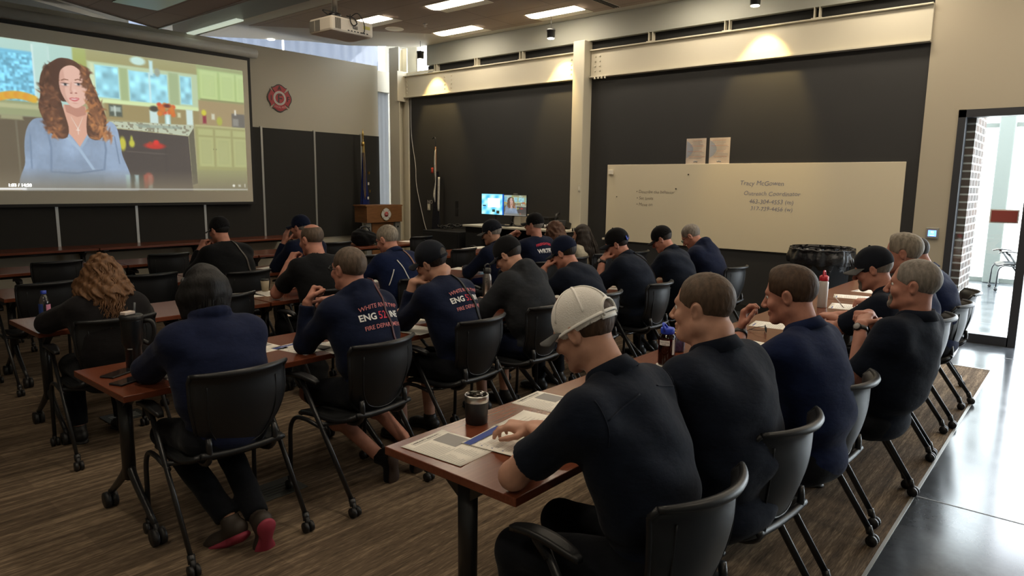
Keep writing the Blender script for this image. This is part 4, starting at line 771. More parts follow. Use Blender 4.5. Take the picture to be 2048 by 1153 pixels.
    if g('yoke'):
        for q in (-1, 1):
            mb = MB(); P_ = np.array([N+X*q*(.06+.15*k/12)-Up*(.06+.03*k/12) for k in range(13)]); P_ = march(SF, P_, Fv, .001, .4); mb.tube([Vector(p) for p in P_], .0022, 5); mb.build('seam', g('shirt', M_navy), root); mb = MB()
            P_ = np.array([SH[q]+X*q*.012-Up*(.13*k/9)+Up*.04 for k in range(10)]); P_ = march(SF, P_, Fv, .001, .4); mb.tube([Vector(p) for p in P_], .0020, 5); mb.build('seam', g('shirt', M_navy), root)
    if g('stripes'):
        for pts in g('stripes'):
            P = np.array([Ch+X*a+Up*b_ for a, b_ in pts]); P = np.array([P[0]+(P[1]-P[0])*i/14 for i in range(15)]); P = march(SF, P, Fv, .002, .4); mb = MB(); mb.tube([Vector(p) for p in P], .006, 6, flat=(1, .6)); mb.build('piping', M_white, root)
    root['head'] = ''
    del root['head']
    return root, dict(N=N, Hd=Hd, Mh=Mh, AR=AR, SF=SF)
# ---------------------------------------------------------------- tables
TBL = None
def make_table(ln=1.53, wd=.61):
    t = thing('training_table', '', 'table'); T = .735
    MB().bx(0, ln, 0, wd, T-.03, T).build('tabletop', M_table, t, bevel=.003)
    MB().tube([(.14, wd/2, T-.07), (ln-.14, wd/2, T-.07)], .018, 8).build('crossbar', M_legm, t)
    for x in (.11, ln-.11):
        mb = MB(); c = wd/2
        mb.tube([(x, c, T-.05), (x, c, .24)], [.034, .032], 16, flat=(1.15, .9)); mb.bx(x-.035, x+.035, c-.20, c+.20, T-.055, T-.03)
        mb.prism([(c-.14, T-.05), (c+.14, T-.05), (c+.03, T-.13), (c-.03, T-.13)], x-.02, x+.02, 0, lambda v: Vector((v.z, v.x, v.y)))
        for s in (-1, 1): mb.tube(bez((x, c+s*.012, .30), (x, c+s*.05, .24), (x, c+s*.262, .09), 8), [.026, .025, .024, .023, .022, .021, .020, .018, .016], 10, flat=(.8, 1))
        lg = mb.build('leg', M_legm, t)
        for s in (-1, 1):
            mb = MB(); y = c+s*.285
            for d in (-.017, .017): mb.tube([(x+d-.011, y, .040), (x+d+.011, y, .040)], .040, 20)
            mb.tube([(x, y, .04), (x, y-s*.02, .095)], [.012, .014], 8); mb.build('caster', M_rubber, lg)
    return t
rows = [('front', 1.475, 1.23, 4, 'nearest row'), ('second', 1.08, 3.11, 4, 'second row'), ('third', 1.22, 4.79, 4, 'third row'), ('fourth', 1.42, 6.36, 4, 'fourth row'), ('fifth', 1.40, 8.03, 4, 'fifth row'), ('wall', .33, 10.26, 4, 'row against the front wall')]
tb0 = None
pos_w = ['leftmost table', 'second table from the left', 'third table from the left', 'rightmost table']
for nm, x, y, n_, lab in rows:
    for i in range(n_):
        L_ = 'cherry training table, %s of the %s' % (pos_w[i], lab)
        if tb0 is None: tb0 = make_table(); tb0.location = (x, y, 0); tb0['label'] = L_; tb0['group'] = 'training tables'
        else: dup(tb0, (x+i*1.545, y, 0), 0, L_, 'training tables')
# ---------------------------------------------------------------- chairs
def make_chair():
    t = thing('nesting_chair', '', 'chair')
    def B(u, v):
        uu = u*2-1; wv = .160+.055*min(1, v*1.6)**.7; x = uu*wv; z = .458+.392*v+.085*abs(uu)**4*(1-v)**2; y = -.200-.075*v-.03*math.sin(v*3.0)+.070*uu*uu*(.7+.4*v)-(.030*((v-.9)/.1)**2 if v > .9 else 0)
        return Vector((x, y, z))
    mb = MB(); mb.grid(B, 20, 16, th=Vector((0, .016, 0))); bk = mb.build('backrest', M_plastic, t)
    mb = MB(); lp = [B(i/20, 1) for i in range(21)]+[B(1, 1-i/12) for i in range(1, 12)]+[B(1-i/20, 0) for i in range(21)]+[B(0, i/12) for i in range(1, 12)]; lp = [p+Vector((0, .006, 0)) for p in lp]; mb.tube(lp+[lp[0]], [.010+.006*math.sin(math.pi*i/20) if i < 21 else .0085 for i in range(len(lp))]+[.010], 8); mb.build('rim', M_plastic, bk)
    mb = MB(); pp = [B(.14, .86), B(.13, .5), B(.15, .30), B(.22, .16), B(.36, .11), B(.5, .10), B(.64, .11), B(.78, .16), B(.85, .30), B(.87, .5), B(.86, .86)]; mb.tube([p+Vector((0, -.002, 0)) for p in cat(pp, 5)], .0035, 6); mb.build('panel_seam', M_plastic, bk)
    def S_(u, v):
        uu = u*2-1; vv = v*2-1; w_ = .235*(1-.10*max(0, -vv)**3); x = uu*w_*(1-.12*abs(vv)**6); y = .0+vv*.215; z = .452+.014*uu*uu+.035*max(0, -vv)**4-.030*max(0, vv)**4; return Vector((x, y, z))
    mb = MB(); mb.grid(S_, 16, 16, th=Vector((0, 0, -.03))); mb.build('seat', M_meshf, t)
    mb = MB(); mb.tube([S_(i/16, 0)+Vector((0, -.004, -.012)) for i in range(17)], .015, 8); mb.tube([S_(0, i/16)+Vector((0, 0, -.015)) for i in range(17)], .012, 8); mb.tube([S_(1, i/16)+Vector((0, 0, -.015)) for i in range(17)], .012, 8); mb.build('seat_rim', M_plastic, t)
    mb = MB(); mb.tube([(-.262, -.03, .425), (-.15, -.03, .405), (.15, -.03, .405), (.262, -.03, .425)], .012, 8)
    for s in (-1, 1): mb.tube(bez((s*.14, -.10, .42), (s*.15, -.25, .42), (s*.15, -.215, .56), 8), [.014]*9, 8)
    mb.build('seat_frame', M_legm, t)
    for s in (-1, 1):
        mb = MB(); mb.grid(lambda u, v: Vector((s*(.268+.026*(v*2-1)*(1-.5*abs(u*2-1)**3)), -.02+.27*u, .672-.018*(u*2-1)**2-.02*max(0, u-.7))), 12, 4, th=Vector((0, 0, -.018))); mb.tube([(s*.265, .10, .60), (s*.267, .14, .64), (s*.268, .15, .66)], [.014, .018, .020], 8); mb.build('armrest', M_plastic, t)
    def caster(x, y, lg):
        mb = MB()
        for d in (-.014, .014): mb.tube([(x+d-.008, y, .026), (x+d+.008, y, .026)], .026, 16)
        mb.tube([(x, y, .03), (x, y+.012, .07)], [.012, .013], 8); mb.build('caster', M_rubber, lg)
    for s in (-1, 1):
        mb = MB(); mb.tube([(s*.264, .115, .63), (s*.268, -.27, .07)], [.0145, .0125], 10, flat=(.8, 1.2)); mb.tube([(s*.268, -.262, .09), (s*.268, -.272, .055)], .017, 8); lg = mb.build('leg', M_legm, t); caster(s*.268, -.285, lg)
        mb = MB(); pts = [(s*.262, -.055, .405), (s*.262, .08, .425)]+bez((s*.262, .14, .425), (s*.262, .225, .42), (s*.262, .235, .32), 6)+[(s*.262, .243, .07)]; mb.tube(pts, .0115, 10); lg = mb.build('leg', M_legm, t); caster(s*.262, .243, lg)
    return t
ch0 = make_chair(); chair_used = [False]
def chair(x, y, rz, label):
    L_ = label
    if not chair_used[0]:
        chair_used[0] = True; ch0.location = (x, y, 0); ch0.rotation_euler = (0, 0, R(rz)); ch0['label'] = L_; ch0['group'] = 'nesting chairs'; return ch0
    return dup(ch0, (x, y, 0), R(rz), L_, 'nesting chairs')
# ---------------------------------------------------------------- papers, cups, bottles, phones
T0 = .7352
def paper(name, label, x, y, rz, wd=.216, ht=.279, z=T0, kind='text', group=None, catg='paper', curl=0, title=None):
    t = thing(name, label, catg, (x, y, z), R(rz), group); mb = MB(); mb.grid(lambda u, v: Vector(((u-.5)*wd, (v-.5)*ht, .0006+curl*(abs(u-.5)*2)**3+.0)), 8, 6, th=Vector((0, 0, -.0005))); mb.build('sheet', M_paper, t)
    mb = MB(); zz = .0012
    def q(x0, x1, y0, y1, mi): c_ = lambda X_: zz+curl*(abs(X_/wd)*2)**3; mb.add([(x0, y0, c_(x0)), (x1, y0, c_(x1)), (x1, y1, c_(x1)), (x0, y1, c_(x0))], [(0, 1, 2, 3)], mi, False)
    rng = random.Random(int(x*977+y*131)); h2, w2 = ht/2, wd/2
    if kind == 'resources':
        mb2 = MB(); add_text(mb2, 'COMMUNITY RESOURCES', .0125, lambda v: Vector((v.x*1.12, v.y+h2-.022, zz)), 0, 0, offset=.0002); add_text(mb2, 'White River Township Fire Department', .0085, lambda v: Vector((v.x, v.y+h2-.033, zz)), 0, 0); mb2.build('heading', M_ink, t)
        q(.012, w2-.012, -.012, h2-.042, 3)
        for k in range(11): q(-w2+.014, .002-rng.random()*.02, h2-.052-k*.011, h2-.049-k*.011, 1)
        for k in range(9):
            for xx in (-w2+.014, -.02, .045): q(xx, xx+.03+rng.random()*.022, -.035-k*.0105, -.032-k*.0105, 1)
    elif kind == 'booklet':
        q(-w2, w2, h2-.045, h2-.012, 2); mb2 = MB(); add_text(mb2, title or 'YOU MATTER!', .020, lambda v: Vector((v.x, v.y+h2-.036, zz+.0004)), 0, 0); mb2.build('heading', M_paper, t)
        for k in range(4):
            q(-w2+.02, -w2+.026, .06-k*.045, .066-k*.045, 2)
            for j in range(3): q(-w2+.032, w2-.02-rng.random()*.05, .064-k*.045-j*.009, .0665-k*.045-j*.009, 1)
    elif kind == 'dots':
        for k in range(8): mb.lathe([(.0001, zz), (.006, zz)], (-w2+.03+k*.02, -.05, 0), 10, 2, cap=False)
        for k in range(6): q(-w2+.02, w2-.03-rng.random()*.04, .09-k*.018, .0925-k*.018, 1)
        for k in range(4): q(-w2+.02, w2-.03, -.08-k*.012, -.0775-k*.012, 1)
    else:
        q(-w2+.02, -w2+.11, h2-.028, h2-.020, 2)
        for k in range(16):
            if rng.random() < .85: q(-w2+.02, w2-.02-rng.random()*.06, h2-.05-k*.0135, h2-.047-k*.0135, 1)
    mb.build('print', [M_ink, M_inkl, M_inkb, M_inkg], t); return t
def pen(label, x, y, rz, col, z=T0+.004, tilt=0):
    t = thing('pen', label, 'pen', (x, y, z), R(rz)); ca, sa = math.cos(R(tilt)), math.sin(R(tilt)); mb = MB(); mb.tube([(0, 0, .004), (.10*ca, 0, .004+.10*sa)], .0042, 10); mb.build('barrel', col, t); mb = MB(); mb.tube([(-.020*ca, 0, .004-.02*sa*0), (0, 0, .004)], [.0008, .0040], 8); mb.tube([(.10*ca, 0, .004+.1*sa), (.112*ca, 0, .004+.112*sa)], .0022, 8); mb.build('tip', M_steel, t); return t
def phone(label, x, y, rz):
    t = thing('smartphone', label, 'phone', (x, y, T0), R(rz), 'phones on the second-row table'); MB().bx(-.038, .038, -.078, .078, 0, .009).build('case', M_rubber, t, bevel=.004); MB().bx(-.034, .034, -.074, .074, .009, .0095).build('screen', mat('phone_glass', (.012, .012, .015), .08), t); return t
# ---------------------------------------------------------------- ceiling lights, pendants, projector
lt0 = None
spots_ = [(7.12, 7.12, 'nearest the projector, right of it'), (8.38, 6.32, 'closest to the right wall'), (8.38, 8.30, 'nearest the bulkhead corner'), (7.05, 8.95, 'half hidden behind the projector')]
for i, (x, y) in enumerate([(7.12, 4.9), (7.12, 2.7), (7.12, .5), (7.12, -1.7), (8.38, 4.1), (8.38, 1.9), (8.38, -.3), (8.38, -2.5), (2.6, 1.9), (2.6, -1.2), (-.6, 1.2), (-.6, -2), (5.9, 1.2), (5.9, -1.6), (.6, 3.2), (2.6, 4.0)]): spots_.append((x, y, 'added out of frame as fill above the %s' % ['second row', 'nearest row', 'concrete aisle', 'back of the room', 'white steel column', 'whiteboard end', 'glazed door', 'far glazing', 'camera side of the nearest row', 'camera', 'left corner of the room', 'back left corner', 'nearest row chairs', 'back wall middle', 'woman in the navy fleece', 'second row gap'][i]))  # extra unseen troffers, added to brighten the room
for x, y, d_ in spots_:
    L_ = 'lit recessed ceiling troffer, ' + d_
    if lt0 is None:
        lt0 = thing('ceiling_light', L_, 'ceiling light', (x, y, ZC-.006), 0, 'recessed troffers'); mb = MB()
        for s in (-1, 1): mb.bx(s*.225-.012, s*.225+.012, -.45, .45, -.004, .008); mb.bx(-.237, .237, s*.45-.012, s*.45+.012, -.004, .008)
        mb.build('frame', M_lampw, lt0); MB().grid(lambda u, v: Vector((-.21+.27*u, -.44+.88*v, -.004-.018*math.sin(math.pi*u))), 8, 1).build('diffuser', M_lampe, lt0); MB().bx(.06, .21, -.44, .44, -.0035, -.001).build('reflector', M_lampw, lt0)
    else: dup(lt0, (x, y, (ZC if x > 5 else 3.6)-.006), 0, L_, 'recessed troffers')
p0 = None
for x, y, d_ in ((8.5, 9.43, 'in front of the bright corner window'), (8.5, 6.53, 'beside the middle steel column'), (8.5, 3.43, 'cut by the top edge of the picture')):
    L_ = 'black cylinder pendant spotlight shining on the beam, ' + d_
    if p0 is None:
        p0 = thing('pendant_spotlight', L_, 'spotlight', (x, y, 3.82), 0, 'pendant spotlights'); MB().tube([(0, 0, .15), (0, 0, .34)], .004, 6).build('stem', M_legm, p0); MB().lathe([(.058, .02), (.055, .03), (.06, .035), (.06, .12), (.066, .12), (.066, .15), (.001, .15)], n=20, cap=False).build('housing', M_legm, p0)
        MB().lathe([(.05, .012), (.05, .02)], n=16).build('lamp', mat('spot_lamp_glow', (1, .9, .7), .5, emit=(1, .88, .65), estr=14), p0)
    else: dup(p0, (x, y, 3.82), 0, L_, 'pendant spotlights')
    d = bpy.data.lights.new('pendant_beam', 'SPOT'); d.energy = 22; d.color = (1, .70, .26); d.spot_size = R(62); d.spot_blend = .5; d.shadow_soft_size = .03; o = bpy.data.objects.new('pendant_beam', d); C.objects.link(o); o.location = (x, y, 3.81); o.rotation_euler = Vector((-.55, 0, 1)).to_track_quat('Z', 'Y').to_euler()
t = thing('projector', 'white ceiling projector hanging on a steel pole with black cables', 'projector', (3.45, 4.76, 2.815))
MB().bx(-.20, .20, -.15, .15, 0, .115).build('case', M_projw, t, bevel=.018)
mb = MB()
for x0, x1 in ((-.19, -.185), ): pass
for k in range(9): mb.bx(-.165+k*.006, -.163+k*.006, -.153, -.15, .02, .10)
mb.build('rear_grille', M_grille, t)
mb = MB()
for y0 in (-.0, .075):
    for k in range(10): mb.bx(-.203, -.2, y0+k*.0068, y0+.003+k*.0068, .015, .095)
mb.build('side_grille', M_grille, t)
mb = MB()
for k in range(7): mb.bx(-.05+k*.03, -.035+k*.03, -.152, -.15, .018, .026)
for k in range(6): mb.bx(0.0+k*.008, .003+k*.008, -.152, -.15, .04, .065)
mb.build('sockets', M_rubber, t); MB().bx(.10, .165, -.152, -.15, .055, .08).build('yellow_sticker', mat('yellow_label', (.55, .50, .12), .6), t)
mb = MB(); mb.tube([(-.06, 0, .16), (-.06, 0, 1.28)], .022, 14); mb.build('pole', M_steel, t)
mb = MB(); mb.bx(-.14, .04, -.07, .07, .115, .135); mb.lathe([(.05, .135), (.05, .16), (.03, .17)], (-.06, 0, 0), 16); mb.build('mount', M_legm, t)
mb = MB(); mb.tube(cat([(-.02, -.10, .14), (.0, -.16, .12), (.02, -.175, .08), (-.01, -.17, .06), (-.03, -.16, .09), (.0, -.12, .15)], 6), .005, 6); mb.tube(cat([(.04, -.05, .14), (.06, -.13, .17), (.09, -.17, .10), (.10, -.16, .03), (.07, -.152, .022)], 6), .004, 6); mb.tube(cat([(-.14, -.02, .14), (-.2, -.04, .16), (-.16, -.09, .15), (-.08, -.05, .15)], 6), .004, 6); mb.build('cable', M_rubber, t)
t = tagp(MB().lathe([(.14, -.004), (.15, .0), (.15, .006), (.13, .008)], (7.58, 9.03, ZC-.012), 28).build('ceiling_speaker', M_lampw), 'round white ceiling speaker grille behind the projector', 'speaker')
t = tagp(MB().lathe([(.06, .01), (.06, .0), (.045, -.002)], (6.80, 11.45, ZC-.012), 22).build('downlight', mat('downlight_glow', (1, 1, 1), .5, emit=(1, .95, .85), estr=4)), 'small round downlight in the ceiling edge above the front wall', 'downlight')
mb = MB(); mb.lathe([(.035, 0), (.035, -.006), (.008, -.012), (.008, -.04), (.02, -.042), (.02, -.045), (.001, -.046)], (7.65, 8.37, ZC-.005), 14); tagp(mb.build('sprinkler', M_alu), 'small sprinkler head on the ceiling above the steel beam', 'sprinkler')
mb = MB(); mb.bx(8.0, 8.62, 5.40, 5.52, ZC-.008, ZC-.004)
for k in range(3): mb.bx(8.02, 8.6, 5.415+k*.035, 5.43+k*.035, ZC-.014, ZC-.006, 1)
tagp(mb.build('air_vent', [M_drywall, M_void]), 'long slotted air vent in the ceiling tiles at the top edge', 'vent')
# ---------------------------------------------------------------- emblem helper: four-lobed cross
def emblem(mb, mp, s, red=0, blk=1, wht=2):
    def arm(r_, z):
        a0 = R(45); pts = []
        for i in range(4):
            base = R(90*i); pts += [(a, r) for a, r in ((base-R(40), 1.0), (base-R(34), .92), (base-R(22), .93), (base-R(11), .98), (base, 1.0), (base+R(11), .98), (base+R(22), .93), (base+R(34), .92), (base+R(40), 1.0), (base+R(42.5), .60), (base+R(45), .52), (base+R(47.5), .60))]
        return pts
    def poly(k, z, mi):
        pts = arm(0, 0); n = len(pts); vs = [mp(Vector((0, 0, z)))]+[mp(Vector((math.sin(a)*r*k*s, math.cos(a)*r*k*s, z))) for a, r in pts]; mb.add(vs, [(0, 1+i, 1+(i+1) % n) for i in range(n)], mi, False)
    def disc(r, z, mi, n=28): vs = [mp(Vector((0, 0, z)))]+[mp(Vector((math.sin(2*math.pi*i/n)*r*s, math.cos(2*math.pi*i/n)*r*s, z))) for i in range(n)]; mb.add(vs, [(0, 1+i, 1+(i+1) % n) for i in range(n)], mi, False)
    poly(1, .010, blk); poly(.92, .012, red); disc(.50, .013, wht); disc(.44, .0135, blk); disc(.42, .014, wht); disc(.36, .015, blk); disc(.34, .016, red)
    return poly, disc
M_emr = mat('emblem_red', (.33, .022, .03), .5); M_emk = mat('emblem_black', (.02, .015, .015), .5); M_emw = mat('emblem_white', (.55, .53, .5), .5); M_empk = mat('emblem_pink', (.62, .25, .25), .5)
t = thing('wall_emblem', 'round red firefighter union cross emblem hung on the front wall', 'emblem', (6.585, YF-.002, 3.075)); mb = MB()
mpE = lambda v: Vector((v.x, -v.z, v.y)); S_em = .235; emblem(mb, mpE, S_em); mb.build('plate', [M_emr, M_emk, M_emw], t)
mb = MB(); 
for ch, x, y, sz in (('F', 0, -.075, .20), ('A', 0, .135, .10), ('I', -.16, -.045, .12), ('F', .16, -.045, .12)): add_text(mb, ch, sz, lambda v, x=x, y=y: mpE(Vector((v.x+x, v.y+y, .018))), 0, 0, offset=.002)
add_text(mb, 'LOCAL 4252', .042, lambda v: mpE(Vector((v.x, v.y-.165+.35*v.x**2*4, .018))), 1, 0, offset=.001); mb.build('lettering', [M_emk, M_empk], t)
# ---------------------------------------------------------------- lectern with emblem
t = thing('lectern', 'oak and aluminium lectern with a fire department badge, in front of the flag', 'lectern', (8.14, 10.2, 0))
mb = MB(); mb.bx(-.43, .43, -.16, .22, 1.235, 1.26); mb.bx(-.41, .41, -.165, -.14, .94, 1.235); mb.bx(-.41, -.39, -.14, .2, .94, 1.235); mb.bx(.39, .41, -.14, .2, .94, 1.235); mb.build('top', M_lect, t, bevel=.004)
MB().bx(-.25, .25, -.10, -.08, .03, .95).build('front_panel', M_lect, t)
mb = MB()
for s in (-1, 1): mb.bx(s*.34-.055, s*.34+.055, -.12, -.06, .06, .94)
mb.build('side_posts', M_alu, t)
mb = MB()
for s in (-1, 1): mb.lathe([(.018, 0), (.018, .004)], (s*.34, -.125, .85), 14, rot=Matrix.Rotation(R(90), 3, 'X'))
mb.build('post_holes', M_void, t); MB().bx(-.40, .40, -.2, .2, 0, .06).build('base', M_legm, t, bevel=.01)
mb = MB(); mpL = lambda v: Vector((v.x+.02, -.168-v.z, v.y+1.09)); emblem(mb, mpL, .125, 2, 1, 2); mb.lathe([(.001, .022), (.045, .020), (.045, .018)], (.02, -.168, 1.09), 20, 0, rot=Matrix.Rotation(R(90), 3, 'X')); add_text(mb, '4252', .03, lambda v: mpL(Vector((v.x, v.y-.01, .026))), 2, 0); mb.build('badge', [M_emr, M_gold, M_emw], t)
# ---------------------------------------------------------------- flags
def flag(name, label, x, y, top, mats, pole_m, cord=False):
    t = thing(name, label, 'flag', (x, y, 0)); MB().tube([(0, 0, .05), (0, 0, top-.12)], .013, 10).build('pole', pole_m, t); MB().lathe([(.16, 0), (.15, .03), (.03, .05), (.02, .10)], n=24).build('base', M_gold if cord else M_legm, t)
    return t
t = flag('state_flag', 'furled dark blue flag with gold cord and brass spear tip behind the lectern', 8.12, 10.62, 2.62, None, M_gold, True)
MB().lathe([(.012, 2.48), (.018, 2.50), (.010, 2.52), (.022, 2.54), (.016, 2.58), (.001, 2.66)], n=12).build('finial', M_gold, t)
mb = MB(); mb.grid(lambda u, v: Vector(((.028+.10*v**1.4+.012*math.sin(u*37.7+v*5)*(.3+v))*math.cos(u*6.28)*(.9+.25*math.sin(9*u)), (.024+.05*v+.010*math.sin(u*31+v*3))*math.sin(u*6.28), 2.22-1.25*v)), 48, 24); mb.build('cloth', M_blueflag, t)
mb = MB(); 
for k, (a, z) in enumerate(((.3, 1.62), (.9, 1.48), (-.2, 1.35), (.5, 1.82))): mb.bx(.04*a+.02, .04*a+.05, -.085-.02*k*.3, -.08, z, z+.05, k % 2)
mb.build('stars_and_torch', [M_whiteflag, M_gold], t)
mb = MB(); mb.tube(cat([(.0, -.02, 2.38), (-.03, -.035, 2.2), (-.02, -.04, 1.9), (-.035, -.05, 1.6), (-.02, -.06, 1.35)], 6), .006, 6); mb.tube(cat([(.01, -.02, 2.38), (.0, -.045, 2.1), (.005, -.045, 1.8), (-.005, -.055, 1.4)], 6), .006, 6); mb.lathe([(.03, 2.34), (.032, 2.38), (.028, 2.42)], n=12); mb.build('gold_cord', M_gold, t)
t = flag('banner_flag', 'furled black, white and red flag on a dark wooden pole by the charcoal wall', 8.78, 9.35, 2.45, None, M_pole)
mb = MB(); mb.grid(lambda u, v: Vector(((.03+.05*v+.008*math.sin(u*31))*math.cos(u*6.28), -.03+(.03+.09*v**.7*(1-.4*v)+.014*math.sin(u*25+v*4))*math.sin(u*6.28)+.04*v, 1.88-1.2*v)), 40, 20); mb.build('black_cloth', M_blackflag, t)
mb = MB(); mb.grid(lambda u, v: Vector((-.045-.01*math.sin(v*9), -.045+.05*u*(.4+v*.6)+.01*v, 2.28-.95*v-.03*u)), 6, 18, th=(.01, 0, 0)); mb.grid(lambda u, v: Vector((-.03, -.115+.045*u+.02*v-.02, 1.78-.62*v)), 4, 12, th=(.01, 0, 0)); mb.build('white_cloth', M_whiteflag, t)
mb = MB(); mb.grid(lambda u, v: Vector((-.05, .02+.05*u, 1.95-.10*v)), 3, 3, th=(.01, 0, 0)); mb.build('red_cloth', M_redflag, t)
mb = MB(); add_text(mb, 'NO', .09, lambda v: Vector((-.145, -.0-v.x, 1.30+v.y)), 0, 0); mb.build('lettering', M_emw, t)
mb = MB(); mb.tube(cat([(0, 0, 2.32), (0, .0, 2.46), (0, .03, 2.50), (0, .08, 2.47)], 5), .009, 6); mb.build('hook', M_legm, t)
# ---------------------------------------------------------------- right wall: whiteboard, posters, switches
t = thing('whiteboard', 'large cream whiteboard with handwritten notes mounted on the charcoal wall', 'whiteboard', (XR, 3.72, 1.4))
def wbv(mb): mb.v = [(x-XR, y-3.72, z-1.4) for x, y, z in mb.v]; return mb
mb = MB(); mb.bx(XR-.022, XR-.002, 1.73, 5.73, .835, 1.975); wbv(mb).build('panel', M_board, t, bevel=.003)
M_mk = mat('black_marker', (.10, .08, .07), .6); M_mb = mat('faded_blue_marker', (.16, .18, .28), .6)
def wtext(mb, tx, sz, y, z, mi, sh=.15): 
    add_text(mb, tx, sz, lambda v: Vector((XR-.0235, y-v.x, z+v.y+.004*math.sin(v.x*31)+.015*v.x*0)), mi, 0, shear=sh, align='LEFT', offset=-.0006)
for tx, sz, y, z, m_ in (('Tracy McGowen', .085, 3.66, 1.69, 1), ('Outreach Coordinator', .078, 3.60, 1.56, 1), ('463-304-4553 (m)', .078, 3.52, 1.455, 1), ('317-739-4456 (w)', .075, 3.50, 1.365, 1), ('\u2022 Describe the behavior', .064, 5.22, 1.56, 0), ('\u2022 Set limits', .064, 5.21, 1.465, 0), ('\u2022 Move on', .064, 5.21, 1.375, 0)):
    mb = MB(); wtext(mb, tx, sz, y, z, 0); wbv(mb).build('handwriting', (M_mk, M_mb)[m_], t)
mb = MB()
for y, z, s in ((4.40, 1.83, .016), (4.58, 1.63, .016), (5.55, 1.50, .012), (2.0, .87, .012)): mb.bx(XR-.03, XR-.022, y-s/2, y+s/2, z-s/2, z+s/2)
wbv(mb).build('magnets', M_rubber, t)
tagp(MB().bx(XR-.06, XR-.0225, 5.62, 5.69, 1.83, 1.90).build('wall_dispenser', M_lampw, bevel=.006), 'small white plastic box at the upper left corner of the whiteboard', 'box')
tagp(MB().bx(XR-.07, XR-.0225, 5.64, 5.76, .842, .872).build('board_eraser', M_projw, bevel=.006), 'whiteboard eraser at the lower left end of the board', 'eraser')
for y0, y1, d_, bl in ((4.17, 4.46, 'left', 0), (3.83, 4.12, 'right', 1)):
    t = thing('poster', 'printed pastel notice above the whiteboard, %s one of the pair' % d_, 'poster', (XR-.003, (y0+y1)/2, 2.14), 0, 'notices above the whiteboard'); MB().bx(-.003, 0, -.145, .145, -.17, .18).build('sheet', mat('poster_cream', (.60, .50, .41), .8, var=.12, vscale=9), t)
    rng = random.Random(4+bl); mb = MB(); 
    mb.add([Vector((-.0036, .14-.10*a*(1-abs(b_*2-1)**2)-.0, .15-.24*b_)) for b_ in [i/12 for i in range(13)] for a in (0, 1)], [(2*i, 2*i+1, 2*i+3, 2*i+2) for i in range(12)], 1, False)
    for k in range(14): w_ = .05+.07*rng.random(); c_ = rng.uniform(-.02, .02); mb.bx(-.0045, -.0035, c_-w_, c_+w_, .145-k*.018, .150-k*.018, 0 if k % 4 else 2)
    for k in range(3): mb.lathe([(.001, .0045), (.012, .004)], (0, .02-k*.02, -.135+.004*(k % 2)), 8, 0, Matrix.Rotation(R(-90), 3, 'Y'))
    mb.build('print', [M_inkg, mat('poster_blue_grey', (.34, .36, .42), .8), mat('poster_rust', (.45, .22, .16), .8)], t)
mb = MB(); mb.bx(XR-.045, XR-.02, 1.345, 1.445, 1.12, 1.24); t = thing('thermostat', 'wall thermostat with a glowing blue screen beside the glass door', 'thermostat', (XR-.02, 1.40, 1.18)); MB().bx(-.025, 0, -.062, .062, -.06, .06).build('case', M_alu, t, bevel=.005); MB().bx(-.0265, -.025, -.04, .04, -.036, .032).build('screen', M_lcd, t)
mb = MB(); add_text(mb, '72', .03, lambda v: Vector((-.028, -v.x, v.y-.0)), 0, 0); mb.bx(-.0275, -.027, -.02, .02, -.026, -.022); mb.build('digits', M_lcdt, t)
def plate(label, x, y, z, w_, h_): t = thing('light_switch', label, 'switch', (x, y, z)); MB().bx(-.008, 0, -w_/2, w_/2, -h_/2, h_/2).build('plate', M_switch, t, bevel=.002); MB().bx(-.012, -.008, -w_/5, w_/5, -h_/4, h_/4).build('rocker', M_lampw, t)
plate('white switch plate on the charcoal wall left of the black flag', XR, 9.72, 1.22, .07, .12); plate('small white sensor plate on the middle steel column', XR-.22, 6.10, 1.62, .04, .10)
t = thing('wall_outlet', 'dark outlet and data plates on the charcoal wall left of the monitors', 'outlet', (XR, 8.97, 1.22)); MB().bx(-.006, 0, -.035, .035, .02, .13).build('plate', M_legm, t); MB().bx(-.006, 0, -.035, .035, -.13, -.02).build('plate', M_legm, t)
mb = MB(); mb.tube(cat([(XR-.01, 10.20, 3.27), (XR-.012, 10.19, 2.6), (XR-.012, 10.08, 2.0), (XR-.012, 10.05, 1.6), (XR-.015, 9.85, .95), (XR-.02, 9.76, .76)], 8), .007, 6); tagp(mb.build('hanging_cable', mat('grey_cable', (.42, .42, .42), .5)), 'thin pale cable running down the charcoal wall from the steel beam', 'cable')
t = thing('glass_sign', 'dark red rectangular sign stuck on the glass door', 'sign', (XR+.03, .765, 1.39)); MB().bx(-.002, .002, -.115, .115, -.06, .06).build('face', M_sign, t); MB().bx(.003, .005, -.128, .128, -.073, .073).build('backing', M_white, t)
# ---------------------------------------------------------------- bin
t = thing('trash_can', 'big round grey trash can lined with a black bag under the whiteboard', 'trash can', (8.50, 2.44, 0))
mb = MB(); mb.lathe([(.24, 0), (.27, .04), (.315, .80), (.345, .80), (.345, .84), (.325, .84), (.30, .80), (.26, .1)], n=40, cap=False); mb.build('bin', M_bin, t)
mb = MB()
def lin(u, v):
    a = u*2*math.pi; k = .012*math.sin(a*9+v*4)+.008*math.sin(a*17+1); 
    if v < .5: r_ = .30+(.055)*(v*2)+k*.4; z = .70+.31*(v*2)
    else: r_ = .355+k+.012*math.sin(v*9); z = 1.01-.19*(v-.5)*2+.012*math.sin(a*7)*(v-.5)*2
    return Vector((r_*math.cos(a), r_*math.sin(a), z-.03))
mb.grid(lin, 90, 12); mb.build('liner', M_bag, t); mb = MB(); mb.tube([(.352*math.cos(i*.157), .352*math.sin(i*.157), .955+.006*math.sin(i*2)) for i in range(41)], .012, 8); mb.build('rim', M_bag, t)
